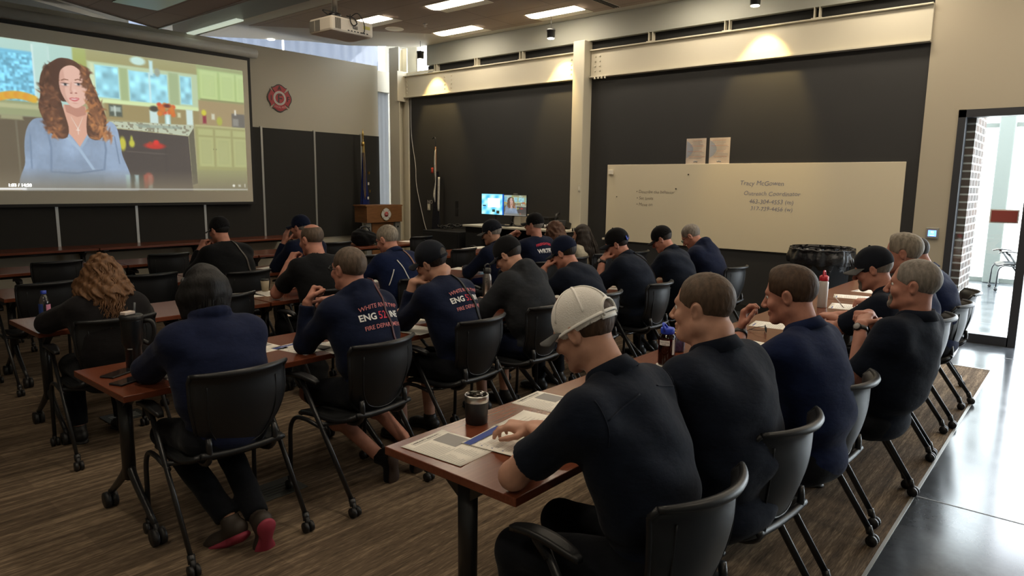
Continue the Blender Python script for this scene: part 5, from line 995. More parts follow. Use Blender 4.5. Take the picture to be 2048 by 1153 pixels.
# ---------------------------------------------------------------- desk with monitors
t = thing('wall_desk', 'pale desk with black sides against the charcoal wall under the monitors', 'desk', (8.6, 7.05, 0))
MB().bx(-.34, .33, -.98, 1.10, .955, .985).build('worktop', M_steelw, t, bevel=.004); mb = MB(); mb.bx(-.30, .32, .7, 1.06, 0, .955); mb.bx(-.30, .32, -.95, -.6, 0, .955); mb.bx(.25, .3, -.6, .7, .2, .955); mb.build('cabinet', M_void, t)
t = thing('monitor', 'left wide monitor showing a blue desktop with a white window', 'monitor', (8.62, 7.76, .985), R(-6), 'monitors on the wall desk')
MB().bx(-.012, .02, -.305, .305, .165, .525).build('bezel', M_legm, t, bevel=.004); MB().tube([(.04, 0, .0), (.04, 0, .30)], .02, 8).build('stand', M_legm, t); MB().bx(-.08, .14, -.12, .12, 0, .012).build('foot', M_legm, t)
yy, xx = np.mgrid[0:40, 0:66]; im = np.zeros((40, 66, 3)); im[:] = (.55, .88, .98); im += (.25*np.sin(xx*.25+yy*.1)*np.sin(yy*.3))[..., None]*np.array([1, .6, .3]); im[:, 58:] = (.05, .35, .75); im[8:26, 17:52] = (1, 1, 1); im[30:35, 30:38] = (.15, .25, .2); im[32:38, 42:50] = (.2, .2, .15); im[22:24, 3:12] = (.1, .15, .2)
M_mon = vcol_mat('monitor_picture', .26, .02); picture('screen', np.clip(im, 0, 1), lambda u, v: np.stack([np.full_like(u, -.0135), .295-.59*u, .515-.34*v], -1), M_mon, t)
t = thing('monitor', 'right monitor showing the woman in the kitchen video', 'monitor', (8.58, 7.25, .985), R(12), 'monitors on the wall desk')
MB().bx(-.012, .02, -.215, .215, .165, .515).build('bezel', M_legm, t, bevel=.004); MB().tube([(.04, .1, .0), (.04, .02, .30)], .02, 8).build('stand', M_legm, t); MB().bx(-.08, .14, -.10, .14, 0, .012).build('foot', M_legm, t); MB().bx(-.02, .02, -.03, .03, .515, .535).build('webcam', M_alu, t)
im = IMG[::6, 40:440:6][:, :60]*.75+.08; picture('screen', np.clip(im, 0, 1), lambda u, v: np.stack([np.full_like(u, -.0135), .205-.41*u, .505-.33*v], -1), M_mon, t)
mb = MB(); mb.tube(cat([(8.62, 7.4, 1.12), (8.56, 7.30, 1.05), (8.50, 7.15, .995), (8.46, 6.95, .993), (8.52, 6.8, .993)], 6), .006, 6); tagp(mb.build('monitor_cable', M_rubber), 'black cable loop from the monitors onto the pale desk', 'cable')
t = thing('keyboard', 'dark keyboard on the pale desk below the monitors', 'keyboard', (8.42, 7.45, .985)); MB().bx(-.07, .07, -.22, .22, 0, .018).build('body', M_legm, t, bevel=.003); mb = MB(); [mb.bx(-.055+.028*i, -.035+.028*i, -.20+.031*j, -.176+.031*j, .018, .022) for i in range(4) for j in range(13)]; mb.build('keys', M_rubber, t)
t = thing('computer_speaker', 'pale box standing behind the monitors on the desk', 'box', (8.8, 7.35, .985)); MB().bx(-.05, .05, -.4, .08, 0, .19).build('case', M_projw, t, bevel=.005); MB().bx(-.052, -.05, -.07, .06, .02, .16).build('front', M_lampw, t)
t = thing('desk_phone', 'black desk phone with raised handset at the right end of the desk', 'phone', (8.62, 6.32, .985)); mb = MB(); mb.box((0, 0, .07), (.16, .22, .10), 0, Matrix.Rotation(R(20), 3, 'Y')); mb.build('base', M_rubber, t, bevel=.01); MB().tube([(-.03, .12, .10), (.0, .12, .22), (.06, .12, .24)], .022, 8).build('handset', M_rubber, t)
t = thing('storage_bin', 'black equipment box on the desk between the phone and the monitors', 'box', (8.66, 6.68, .985)); MB().bx(-.12, .12, -.14, .14, 0, .15).build('box', M_rubber, t, bevel=.01); MB().bx(-.13, .13, -.15, .15, .15, .17).build('lid', M_legm, t)
t = thing('equipment_cabinet', 'low black cabinet left of the wall desk holding tangled gear', 'cabinet', (8.62, 8.75, 0)); MB().bx(-.3, .3, -.45, .45, 0, .84).build('body', M_void, t, bevel=.01); MB().bx(-.31, -.30, -.43, .43, .05, .8).build('door', M_legm, t)
mb = MB(); rng = random.Random(5)
for k in range(7): c_ = Vector((rng.uniform(-.15, .15), rng.uniform(-.3, .35), .88)); mb.tube(cat([c_+Vector((.09*math.cos(a), .12*math.sin(a), .02*math.sin(a*3+k)+.03*k*.3)) for a in [i*.7 for i in range(10)]], 4), .010, 6)
mb.v = [(x+8.62, y+8.75, z) for x, y, z in mb.v]; tagp(mb.build('cable_tangle', M_rubber), 'tangle of black cables and gear on the low black cabinet', 'cables', kind='stuff')
t = thing('blue_bag', 'dark blue bag lying below the desk near the cabinet', 'bag', (8.1, 7.7, 0)); s_ = SDF(); s_.ell((0, 0, .28), (.16, .34, .26), k=.05); s_.ell((0, .1, .50), (.12, .16, .12), k=.08); s_.half((0, 0, .004), (0, 0, -1)); mesh_sdf('body', s_, .014, M_blueflag, t, noise=FOLD(.008, 26, 1)); MB().tube(cat([(0, -.15, .5), (0, -.08, .62), (0, .06, .66), (0, .16, .58)], 6), .012, 6).build('handle', M_strapb, t)
# ---------------------------------------------------------------- floor boxes
for x, y, d_ in ((1.77, 5.10, 'under the third row, beside a caster'), (1.86, 3.25, 'behind the woman in the fleece')):
    t = thing('floor_box', 'flush grey power box lid in the carpet ' + d_, 'floor box', (x, y, .0)); MB().bx(-.13, .13, -.10, .10, 0, .006).build('lid', mat('floor_box_lid', (.035, .038, .032), .5), t, bevel=.002); mb = MB(); [mb.bx(-.09, .09, -.06+.03*k, -.052+.03*k, .006, .008) for k in range(4)]; mb.build('slots', M_alu if x < 1.8 else M_legm, t)
# ---------------------------------------------------------------- outside the glass
# ---------------------------------------------------------------- things on the tables
def cyl(prof, **k): return MB().lathe(prof, **k)
t = thing('steel_tumbler', 'short black steel tumbler with clear lid on the nearest table', 'tumbler', (1.875, 1.77, T0)); cyl([(.040, 0), (.043, .004), (.0465, .085), (.0465, .088)], n=36).build('body', mat('matte_black_coat', (.012, .012, .013), .45), t)
MB().lathe([(.0465, .088), (.0475, .092), (.0475, .112), (.045, .116), (.042, .112), (.042, .095)], n=36, cap=False).build('steel_band', M_steel, t); cyl([(.044, .100), (.045, .114), (.040, .118), (.038, .113), (.001, .113)], n=36).build('lid', M_smoke, t); mb = MB(); mb.bx(-.010, .010, .010, .030, .114, .122); mb.build('slider', M_smoke, t)
paper('handout_sheet', 'community resources handout on the corner of the nearest table', 1.625, 1.66, 4, kind='resources', curl=.002); 
t = paper('booklet_page', 'open booklet page with a blue banner beside the resources handout', 1.80, 1.535, 8, kind='booklet', curl=.004, title='YOU MATTER!'); paper('booklet_page', 'right-hand booklet page with dots under the man in the white cap', 2.015, 1.565, 8, kind='dots', curl=.004, z=T0+.001)
paper('handout_sheet', 'second resources handout further along the nearest table', 2.27, 1.70, 6, kind='resources')
pen('green pen in the hand of the man in the white cap', 1.845, 1.53, 10, mat('green_pen', (.02, .20, .04), .3), z=T0+.010, tilt=14)
# blue lid bottle
t = thing('water_bottle', 'clear wide bottle of red drink with a blue loop lid on a coaster', 'bottle', (3.18, 1.64, T0+.004)); cyl([(.040, 0), (.044, .006), (.044, .135), (.040, .155), (.031, .165), (.031, .172)], n=30).build('body', M_redb, t); cyl([(.038, .003), (.041, .006), (.041, .128), (.037, .13)], n=24).build('drink', mat('red_drink', (.05, .006, .012), .3), t)
mb = MB(); mb.lathe([(.034, .165), (.036, .168), (.036, .192), (.033, .196), (.001, .197)], n=30); mb.tube(cat([(-.034, 0, .180), (-.045, 0, .205), (-.03, .01, .222), (-.008, .004, .206), (-.004, 0, .195)], 6), .006, 8); mb.build('lid', mat('blue_lid', (.02, .06, .55), .4), t)
mb = MB(); mb.grid(lambda u, v: Vector((.0447*math.cos(R(150+75*u)), .0447*math.sin(R(150+75*u)), .108+.027*v)), 8, 1); mb.grid(lambda u, v: Vector((.0447*math.cos(R(245+20*u)), .0447*math.sin(R(245+20*u)), .06+.08*v)), 3, 1); mb.build('label', M_white, t)
mb = MB(); 
for tx, z in (('hope is coming', .122), ('to me', .111)): add_text(mb, tx, .0085, lambda v, z=z: Vector((.0452*math.cos(R(187)+v.x/.045), .0452*math.sin(R(187)+v.x/.045), z+v.y)), 0, 0)
mb.build('label_text', M_ink, t); tagp(cyl([(.05, 0), (.052, .003), (.001, .004)], c=(3.18, 1.64, T0), n=30).build('coaster', M_paper), 'round pale coaster under the blue-lidded bottle', 'coaster')
t = thing('coffee_mug', 'dark patterned mug with a brass rim behind the blue-lidded bottle', 'mug', (3.50, 1.74, T0)); cyl([(.036, 0), (.040, .01), (.043, .11)], n=28).build('body', mat('purple_pattern', (.05, .03, .07), .3, var=.8, vscale=60), t); MB().lathe([(.043, .108), (.045, .110), (.045, .118), (.041, .118), (.040, .09)], n=28, cap=False).build('rim', M_gold, t)
t = thing('eyeglasses', 'folded dark-rimmed eyeglasses on the table beside the man with the raised hand', 'eyeglasses', (4.37, 1.56, T0), R(25)); mb = MB()
for q in (-1, 1): mb.tube([(q*.034+.023*math.cos(a), 0, .022+.018*math.sin(a)) for a in [i*math.pi/8 for i in range(17)]], .002, 6); mb.tube([(q*.058, 0, .028), (q*.055, .05, .020), (-q*.03, .12 if q > 0 else .10, .006)], .002, 6)
mb.tube([(-.011, 0, .026), (.011, 0, .026)], .002, 6); mb.build('frame', M_rubber, t); mb = MB(); [mb.lathe([(.02, 0), (.02, .001)], (q*.034, 0, .022), 14, 0, Matrix.Rotation(R(90), 3, 'X')) for q in (-1, 1)]; mb.build('lenses', M_lens, t)
paper('handout_sheet', 'paper handout on the table in front of the man with the raised hand', 4.62, 1.60, 8); paper('handout_sheet', 'sheet under the elbow of the man with the raised hand', 3.95, 1.42, -6)
paper('handout_sheet', 'sheet the man in the dark cap writes on', 5.78, 1.44, 10, wd=.30, ht=.24); pen('black pen lying across the sheet near the red-capped bottle', 5.95, 1.42, 10, M_rubber); pen('white pen upright in the hand of the writing man', 5.60, 1.42, 75, M_white, z=T0+.02, tilt=45)
paper('handout_sheet', 'paper behind the white bottle with the red cap', 6.35, 1.55, 14); paper('handout_sheet', 'last paper on the nearest row by the grey-haired man', 6.80, 1.50, -8)
t = thing('sport_bottle', 'white cylindrical bottle with a bright red cap', 'bottle', (5.62, 1.58, T0)); cyl([(.033, 0), (.036, .004), (.036, .20), (.030, .212)], n=28).build('body', mat('white_enamel', (.62, .60, .58), .35), t); mb = MB(); mb.lathe([(.032, .212), (.034, .216), (.034, .245), (.022, .255), (.001, .256)], n=28); mb.tube(cat([(-.024, 0, .25), (-.018, 0, .280), (.0, 0, .288), (.018, 0, .280), (.024, 0, .25)], 5), .007, 8); mb.build('cap', mat('red_cap_plastic', (.55, .02, .04), .4), t)
t = thing('radio_bottle', 'black ribbed bottle with a carry loop beside the white one', 'bottle', (5.50, 1.70, T0)); cyl([(.034, 0), (.038, .005), (.038, .07), (.036, .075), (.038, .08), (.038, .15), (.028, .165), (.028, .195), (.001, .197)], n=24).build('body', M_rubber, t); MB().tube(cat([(.028, 0, .17), (.055, 0, .15), (.058, 0, .10), (.040, 0, .08)], 5), .007, 6).build('loop', M_strapb, t)
# second row
phone('black phone with a cracked reflection beside the large black tumbler', 1.205, 3.50, -62); phone('black phone nearest the table edge on the second row', 1.19, 3.335, -68)
t = thing('handled_tumbler', 'tall black tumbler with handle and straw on the second-row table', 'tumbler', (1.305, 3.575, T0)); cyl([(.036, 0), (.037, .004), (.039, .105), (.048, .125), (.051, .24), (.051, .245)], n=36).build('body', mat('satin_black_coat', (.012, .013, .015), .28), t)
MB().lathe([(.052, .243), (.054, .248), (.054, .262), (.048, .268), (.001, .268)], n=36, cap=False).build('lid', M_rubber, t); MB().tube(cat([(.048, .0, .225), (.075, -.03, .23), (.088, -.04, .20), (.084, -.036, .14), (.068, -.02, .115), (.044, 0, .13)], 6), .011, 10).build('handle', M_rubber, t); MB().tube([(.015, 0, .262), (.02, 0, .325)], .005, 8).build('straw', mat('grey_straw', (.10, .11, .12), .3), t)
mb = MB(); mb.box((-.015, .0, .278), (.06, .035, .016), 0, Matrix.Rotation(R(20), 3, 'Z')); mb.build('folded_tissue', mat('tissue', (.62, .52, .46), .8), t, bevel=.004); mb = MB(); mb.grid(lambda u, v: Vector((.0455*math.cos(R(215+30*u)), .0455*math.sin(R(215+30*u)), .10+.006*v)), 4, 1); mb.build('logo', M_inkg, t)
paper('handout_sheet', 'booklet in front of the dark-haired woman', 1.42, 3.30, 4, kind='booklet', title='YOU MATTER!'); pen('thin black pen in the dark-haired woman hand', 1.42, 3.45, 20, M_rubber, z=T0+.012, tilt=3)
for x, y, a, k, l in ((1.93, 3.52, 5, 'resources', 'resources sheet between the dark-haired woman and the pointing man'), (2.10, 3.33, 10, 'booklet', 'booklet under the elbow of the pointing man'), (2.25, 3.22, -4, 'text', 'white page with a red mark beside the pointing man elbow'), (3.05, 3.55, 12, 'text', 'cream page behind the man in the backward-facing cap'), (2.86, 3.25, 8, 'text', 'bright page at the table edge by the capped engine man'), (3.72, 3.52, 4, 'text', 'paper beside the steel bottle'), (5.33, 3.33, 12, 'booklet', 'paper at the table gap beside the man with blue glasses'), (4.6, 3.45, 5, 'text', 'paper in front of the man with a hand on his face')): paper('handout_sheet', l, x, y, a, kind=k)
t = thing('steel_bottle', 'brushed steel flask with black loop lid on the second row', 'bottle', (3.96, 3.63, T0)); cyl([(.033, 0), (.036, .004), (.036, .20), (.026, .225), (.026, .235)], n=30).build('body', M_steel, t); mb = MB(); mb.lathe([(.030, .228), (.031, .232), (.031, .265), (.020, .27), (.001, .27)], n=24); mb.tube(cat([(-.026, 0, .262), (-.028, 0, .29), (0, 0, .302), (.028, 0, .29), (.026, 0, .262)], 5), .006, 8); mb.build('lid', M_rubber, t)
mb = MB(); add_text(mb, 'SWI', .030, lambda v: Vector((.0366*math.cos(R(195)+v.y/.036), .0366*math.sin(R(195)+v.y/.036), .17-v.x)), 0, 0); mb.build('logo', M_rubber, t)
# third row
t = thing('plastic_water_bottle', 'clear plastic water bottle with blue cap and label on the third row', 'bottle', (1.36, 5.14, T0)); mb = MB(); mb.lathe([(.028, 0), (.032, .005), (.030, .03), (.033, .05), (.032, .075), (.033, .12), (.030, .15), (.016, .178), (.0135, .185), (.0135, .20)], n=24); mb.build('body', M_pet, t)
MB().lathe([(.016, .188), (.017, .190), (.017, .208), (.001, .209)], n=18, cap=False).build('cap', mat('blue_cap_plastic', (.02, .05, .40), .4), t); mb = MB(); mb.grid(lambda u, v: Vector((.0338*math.cos(R(150+90*u)), .0338*math.sin(R(150+90*u)), .05+.075*v)), 8, 1); mb.grid(lambda u, v: Vector((.0338*math.cos(R(270+60*u)), .0338*math.sin(R(270+60*u)), .05+.07*v)), 6, 1, 1); mb.build('label', [mat('blue_label', (.03, .07, .30), .4), mat('pink_label', (.55, .22, .35), .4)], t)
for x, y, a, l in ((2.97, 5.22, 10, 'open booklet left of the bald man elbow'), (2.80, 5.25, -8, 'sheet tucked under the bald man booklet'), (5.35, 5.25, 15, 'paper in front of the man with teal glasses'), (4.05, 5.25, 0, 'paper under the striped-jacket man arm'), (5.75, 5.2, 0, 'paper before the man covering his mouth'), (3.9, 6.72, 20, 'booklet on the fourth row beside the cheek-resting man')): paper('handout_sheet', l, x, y, a)
t = thing('paper_coffee_cup', 'patterned paper coffee cup with a dark lid on the third row', 'cup', (4.97, 5.2, T0)); cyl([(.027, 0), (.038, .105)], n=24).build('cup', mat('kraft_pattern', (.42, .38, .27), .7, var=.45, vscale=70), t); cyl([(.040, .103), (.041, .108), (.036, .118), (.001, .118)], n=24).build('lid', M_rubber, t)
t = thing('paper_coffee_cup', 'small tan cup between the empty chair and the bald man', 'cup', (3.02, 5.33, T0)); cyl([(.027, 0), (.036, .095)], n=20).build('cup', mat('tan_cup', (.35, .29, .20), .7), t); cyl([(.037, .094), (.035, .104), (.001, .104)], n=20).build('lid', M_rubber, t)
t = thing('tissue_pack', 'small white tissue pack on the fourth-row table', 'tissues', (5.10, 6.70, T0)); MB().bx(-.06, .06, -.04, .04, 0, .025).build('pack', M_white, t, bevel=.006); MB().bx(-.04, .04, -.006, .006, .025, .029).build('flap', M_inkg, t)
paper('handout_sheet', 'sheet on the fifth-row table beyond the empty chair', 7.35, 8.4, 5, wd=.36, ht=.3); paper('handout_sheet', 'sheet on the fourth-row table right of the coffee cup', 7.3, 6.9, 5, wd=.5, ht=.2)
t = thing('black_bag', 'black bag slumped on the fifth-row table behind the white-striped jacket', 'bag', (6.35, 8.3, T0)); s_ = SDF(); s_.ell((0, 0, .10), (.22, .16, .12), k=.05); s_.ell((-.1, 0, .16), (.1, .1, .08), k=.08); s_.half((0, 0, .003), (0, 0, -1)); mesh_sdf('body', s_, .012, M_black, t, noise=FOLD(.008, 40, 1)); MB().tube(cat([(-.1, 0, .2), (-.05, .03, .27), (.06, .03, .27), (.1, 0, .2)], 5), .012, 6).build('handle', M_strapb, t)
t = thing('backpack', 'black backpack on the carpet under the third-row table', 'backpack', (2.98, 4.65, 0), R(20)); s_ = SDF(); s_.ell((0, 0, .22), (.15, .11, .22), k=.05); s_.ell((0, -.09, .16), (.11, .06, .12), k=.03); s_.half((0, 0, .003), (0, 0, -1)); mesh_sdf('body', s_, .01, M_black, t, noise=FOLD(.006, 34, 2)); MB().tube(cat([(-.05, .02, .40), (-.02, .02, .47), (.03, .02, .47), (.05, .02, .40)], 5), .01, 6).build('handle', M_strapb, t); MB().tube(cat([(-.08, .1, .4), (-.1, .17, .3), (-.1, .14, .1)], 5), .014, 6, flat=(1.6, .5)).build('strap', M_strapb, t)
# ---------------------------------------------------------------- people of the nearest row
P = person
W_MAN = dict(sleeve='short', shirt=M_polo)
EL = dict(e=(-.22, .36, .79), w=(-.04, .55, .80))
P('man in dark polo and white mesh trucker cap writing with a green pen', (1.73, .88), 3, dict(W_MAN, vox=.008, fine=.0042, fat=.025, scale=1.07, cap=(M_capw, M_capg, 'snap'), capband=M_capws, seams=1, seamm=M_capws, hair='undercap', hairm=M_hbrown, lean=(12, 26), head=(2, 26, 0), shoulder=.205, neck=.058, yoke=1,
  L=dict(e=(-.20, .40, .785), w=(.10, .50, .815), n=(0, .1, -1), d=(.62, .78, -.03), pose='pen'), R=dict(e=(.24, .34, .79), w=(.14, .56, .80), n=(0, 0, -1))))
P('heavy-set man with thinning brown hair and dark polo looking at the screen', (2.27, .88), -6, dict(W_MAN, vox=.008, fine=.0042, fat=.092, scale=1.05, hip=.54, hscale=1.06, neck=.070, jaw=.010, nape=1, double_chin=1, hair='short', hairm=M_hbuzz, lean=(6, 16), head=(10, 4, 0), shoulder=.215, skin=M_skin,
  L=dict(e=(-.26, .32, .80), w=(-.02, .44, .80), n=(0, 0, -1)), R=dict(e=(.27, .3, .79), w=(.08, .48, .80))))
P('brown-haired man in navy polo raising a pinched hand to his face', (2.95, .80), -4, dict(W_MAN, vox=.008, fine=.0045, fat=.050, scale=1.02, hip=.54, hscale=1.05, neck=.062, hair='flat', hairm=M_hbrown, lean=(5, 15), head=(8, 12, 0), shirt=M_bnavy, shoulder=.205, skin=M_skin2,
  L=dict(e=(-.10, .42, .79), w=(.10, .42, 1.01), n=(.3, -.95, .0), d=(.15, -.05, 1), pose='pinch', watch=1), R=dict(e=(.25, .34, .79), w=(.2, .55, .80))))
P('goateed man in dark polo leaning back with clasped hands and a watch', (3.72, .72), -10, dict(W_MAN, vox=.009, fine=.005, fat=.055, scale=1.0, hip=.54, hscale=1.06, hair='short', hairm=M_hgrey, beard=M_hgrey, lean=(-14, -10), head=(14, 0, 0), neck=.062, shoulder=.21, skin=M_skin2,
  L=dict(e=(-.20, .03, .80), w=(-.05, .12, 1.0), n=(.9, -.1, -.4), d=(.75, .15, .30), pose='clasp', watch=1), R=dict(e=(.26, .05, .80), w=(.16, .18, 1.02), n=(-.9, 0, -.4), d=(-.75, .0, .1), pose='clasp')))
P('man in dark ball cap writing beside the red-capped bottle', (4.35, .78), 0, dict(W_MAN, vox=.010, fine=.0052, fat=.04, scale=.99, cap=(M_cap, M_capg, 'closed'), hair='undercap', hairm=M_hgrey, goggles=('up', M_rubber), beard=M_hgrey, lean=(5, 17), head=(6, 18, 0), skin=M_skin2, shirt=M_polo,
  L=dict(e=(-.10, .40, .79), w=(.22, .60, .80), n=(0, 0, -1), d=(.5, .8, -.05), pose='pen'), R=dict(w=(.2, .6, .8))))
P('silver-haired man in bright blue polo near the door end of the nearest row', (4.92, .80), 0, dict(W_MAN, vox=.011, fine=.006, fat=.03, scale=1.05, hscale=1.06, hair='flat', hairm=M_hlight, lean=(2, 10), head=(4, 10, 0), shirt=M_bnavy, skin=M_skin2))
P('balding man in navy polo hunched at the door end of the nearest row', (5.75, .79), 0, dict(W_MAN, vox=.011, fine=.006, fat=.060, hair='bald', hairm=M_hdark, lean=(6, 20), head=(8, 26, 0), shirt=M_bnavy, skin=M_skin2))
# second row
P('woman with dark bobbed hair and navy fleece jacket, sunglasses on her head', (1.43, 2.90), -2, dict(vox=.009, fine=.0055, fat=.040, scale=.95, hip=.54, shirt=M_fleece, collar='fleece', loose=.03, hair='bob', hairm=M_hblack, goggles=('up', M_rubber), lean=(6, 16), head=(0, 16, 0), skin=M_skin3, trousers=M_trs,
  L=dict(e=(-.20, .36, .79), w=(-.02, .50, .80)), R=dict(e=(.22, .34, .79), w=(.10, .52, .80)), LL=dict(knee=(-.12, .40, .46), ankle=(-.02, -.02, .12), toe=(-.35, .75, -.45)), RL=dict(knee=(.12, .40, .46), ankle=(.07, -.12, .13), toe=(.1, .35, -.9)), shoem=M_strapdr, solem=mat('pink_sole', (.30, .03, .06), .6)))
ENG = dict(shirt=M_navy, trousers=M_trs)
def back3(dx, up_, s=1.0): return [('WHITE RIVER TWP', .033*s, up_+.052, dx, M_pink, .16, .0003, None), ('ENG', .050*s, up_-.004, dx-.100*s, M_white, 0, .0013, None), ('52', .060*s, up_-.006, dx-.008*s, M_redp, 0, .0003, None), ('INE', .050*s, up_-.004, dx+.088*s, M_white, 0, .0013, None), ('FIRE DEPARTMENT', .032*s, up_-.056, dx, M_pink, .05, .0003, None)]
P('man in navy engine company hoodie with a maroon strap, pointing with one hand', (2.26, 2.90), 0, dict(ENG, vox=.0085, fine=.0048, fat=.025, scale=.97, collar='hood', loose=.018, hair='short', hairm=M_hbg, glasses=1, lean=(10, 22), head=(6, 2, 0), skin=M_skin2, neck=.064, hscale=1.04, bare_legs=1, strap=(M_strapred, .016, -1), backtext=back3(.045, .03),
  L=dict(e=(-.21, .32, .785), w=(-.20, .31, .99), n=(.2, -.6, -.5), d=(.5, .1, .6), pose='fist', watch=1), R=dict(e=(.20, .34, .82), w=(-.02, .36, 1.03), n=(-.2, 0, -1), d=(-1, .15, .05), pose='point'), LL=dict(knee=(-.15, .40, .48), ankle=(.05, .02, .14), toe=(.2, .2, -1)), RL=dict(knee=(.14, .40, .48), ankle=(.25, .0, .16), toe=(.1, .25, -1)), shoem=M_capk, solem=mat('brown_sole', (.045, .028, .022), .7)))
P('man in navy engine company shirt and dark cap, cheek resting on his hand', (2.96, 2.92), 4, dict(ENG, vox=.0085, fine=.0048, fat=.018, scale=.98, collar='crew', cuff=.06, hair='undercap', hairm=M_hdark, nape=1, cap=(M_cap, M_cap, 'snap'), lean=(10, 26), head=(10, 18, -12), skin=M_skin, hscale=1.04, bare_legs=1, strap=(M_strapb, .038, -1), backtext=back3(.045, .03),
  L=dict(e=(-.14, .37, .785), w=(-.11, .31, 1.05), n=(.9, -.1, .1), d=(.85, -.1, .35), pose='curl'), R=dict(e=(.22, .34, .79), w=(.12, .5, .80))))
P('man in charcoal hoodie and black cap bending over his notes', (3.72, 2.92), 2, dict(vox=.0095, fine=.005, fat=.05, scale=.98, shirt=M_grey, collar='hood', loose=.025, hair='undercap', hairm=M_hdark, cap=(M_capk, M_cap, 'closed'), glasses=1, lean=(12, 26), head=(14, 32, 0), skin=M_skin, hscale=1.05, bare_legs=1, neck=.06, trousers=M_navy))
P('man in black tee and navy cap with white lettering, chin on both hands', (4.40, 2.93), 0, dict(vox=.010, fine=.0052, fat=.045, scale=.93, sleeve='short', shirt=M_polo, collar='crew', hair='undercap', hairm=M_hdark, cap=(M_capn, M_cap, 'closed'), captext=('BROTHERS', .016, 150), lean=(12, 30), head=(10, 24, 0), skin=M_skin2, hscale=1.05,
  L=dict(e=(-.24, .34, .79), w=(-.12, .38, 1.0), n=(.8, -.5, .2), d=(.6, -.1, .7), pose='curl'), R=dict(e=(.2, .36, .79), w=(.10, .38, 1.0), n=(-.8, -.4, 0), d=(-.4, 0, .7), pose='curl')))
P('man in black shirt and cap with blue sunglasses behind, hand on his forehead', (5.22, 2.93), 4, dict(vox=.010, fine=.0055, fat=.05, scale=.98, sleeve='short', shirt=M_polo, collar='polo', hair='undercap', hairm=M_hdark, cap=(M_capk, M_cap, 'closed'), goggles=('back', mat('blue_mirror', (.02, .06, .5), .2)), lean=(12, 30), head=(16, 22, -6), skin=M_skin2, hscale=1.04, strap=(M_strapdr, .022, -1),
  L=dict(e=(-.24, .33, .785), w=(-.13, .35, 1.02), n=(.9, -.3, 0), d=(.7, -.1, .6), pose='curl', watch=1), R=dict(w=(.12, .5, .8))))
P('man in black polo and black cap looking down, left of the bowed glasses wearer', (6.00, 2.93), 0, dict(vox=.011, fine=.006, fat=.035, scale=.97, sleeve='short', shirt=M_polo, hair='undercap', hairm=M_hdark, cap=(M_capk, M_capk, 'closed'), lean=(12, 26), head=(14, 30, 0), skin=M_skin2))
P('grey-haired man with glasses in a navy hoodie bowed before the whiteboard', (6.72, 2.93), -4, dict(vox=.011, fine=.006, fat=.035, scale=1.0, shirt=M_navy, collar='hood', loose=.02, hair='short', hairm=M_hgrey, glasses=1, lean=(14, 32), head=(14, 38, 0), skin=M_skin2, hscale=1.05))
# third row
P('woman with long curly light-auburn hair in a dark sweater', (1.50, 4.40), -4, dict(vox=.0095, fine=.006, fat=.03, scale=.88, shirt=M_char, collar='none', loose=.025, hair='curly', hairm=M_hginger, hairm2=M_hginger, lean=(6, 14), head=(-4, 12, 0), skin=M_skin, hip=.51, L=dict(e=(-.28, .34, .79), w=(-.16, .55, .80)), R=dict(e=(.28, .34, .79), w=(.14, .55, .80))))
P('bald man in plain black shirt resting his cheek, seen from behind', (3.11, 4.53), 2, dict(vox=.0105, fine=.006, fat=.045, sleeve='short', shirt=M_black, collar='crew', hair='bald', hairm=M_hbg, baldy=-.01, neck=.062, lean=(10, 20), head=(8, 10, 0), skin=M_skin2, shoulder=.205, hscale=1.05, L=dict(e=(-.24, .36, .785), w=(-.13, .34, 1.02), n=(.8, 0, .2), d=(.5, 0, .7), pose='curl')))
P('grey-haired man with glasses, navy jacket with white piping and tan strap', (3.92, 4.55), 0, dict(vox=.010, fine=.0055, fat=.05, scale=.96, shirt=M_bnavy, collar='polo', loose=.02, hair='short', hairm=M_hlight, glasses=1, glassm=M_strapb, lean=(12, 24), head=(14, 22, 0), skin=M_skin2, hscale=1.08, strap=(M_straptan, .028, -1), stripes=[((-.09, .10), (-.03, -.12)), ((-.15, .02), (-.20, -.10))], L=dict(e=(-.26, .32, .80), w=(-.12, .48, .82))))
P('man in navy shirt, grey cap and teal glasses writing on the third row', (5.10, 4.42), 0, dict(vox=.011, fine=.006, fat=.02, scale=.96, shirt=M_navy, collar='polo', hair='undercap', hairm=M_hgrey, cap=(M_cap, M_capg, 'closed'), glasses=1, lean=(8, 18), head=(20, 16, 0), skin=M_skin3))
P('man in navy fire tee and cap, glasses, hand held to his mouth', (5.80, 4.55), -4, dict(vox=.011, fine=.006, fat=.045, sleeve='short', shirt=M_navy, collar='crew', hair='undercap', hairm=M_hgrey, cap=(M_capk, M_capk, 'closed'), glasses=1, lean=(0, 8), head=(14, 2, 0), skin=M_skin2, hip=.56, backtext=[('WRTFD', .06, .04, -.02, M_white, 0, .002, None), ('FIREFIGHTERS', .035, .11, -.02, M_redp, .35, .001, None)],
  L=dict(e=(-.36, .20, .98), w=(-.14, .30, 1.11), n=(.6, -.6, 0), d=(.8, -.1, .3), pose='fist', watch=1)))
P('woman with wavy auburn shoulder-length hair in a black top', (6.25, 4.62), -4, dict(vox=.011, fine=.006, scale=.88, shirt=M_black, collar='none', hair='wavy', hairm=M_haub, hairm2=M_haub, goggles=('up', M_white), lean=(2, 6), head=(18, 4, 0), skin=M_skin, hip=.54))
P('woman with very long straight dark-brown hair in a cream top', (6.85, 4.66), -4, dict(vox=.011, fine=.006, scale=.84, shirt=M_cream, collar='none', hair='long', hairm=M_hdark, hairm2=M_hdark, goggles=('up', M_rubber), lean=(2, 6), head=(18, 4, 0), skin=M_skin, hip=.50))
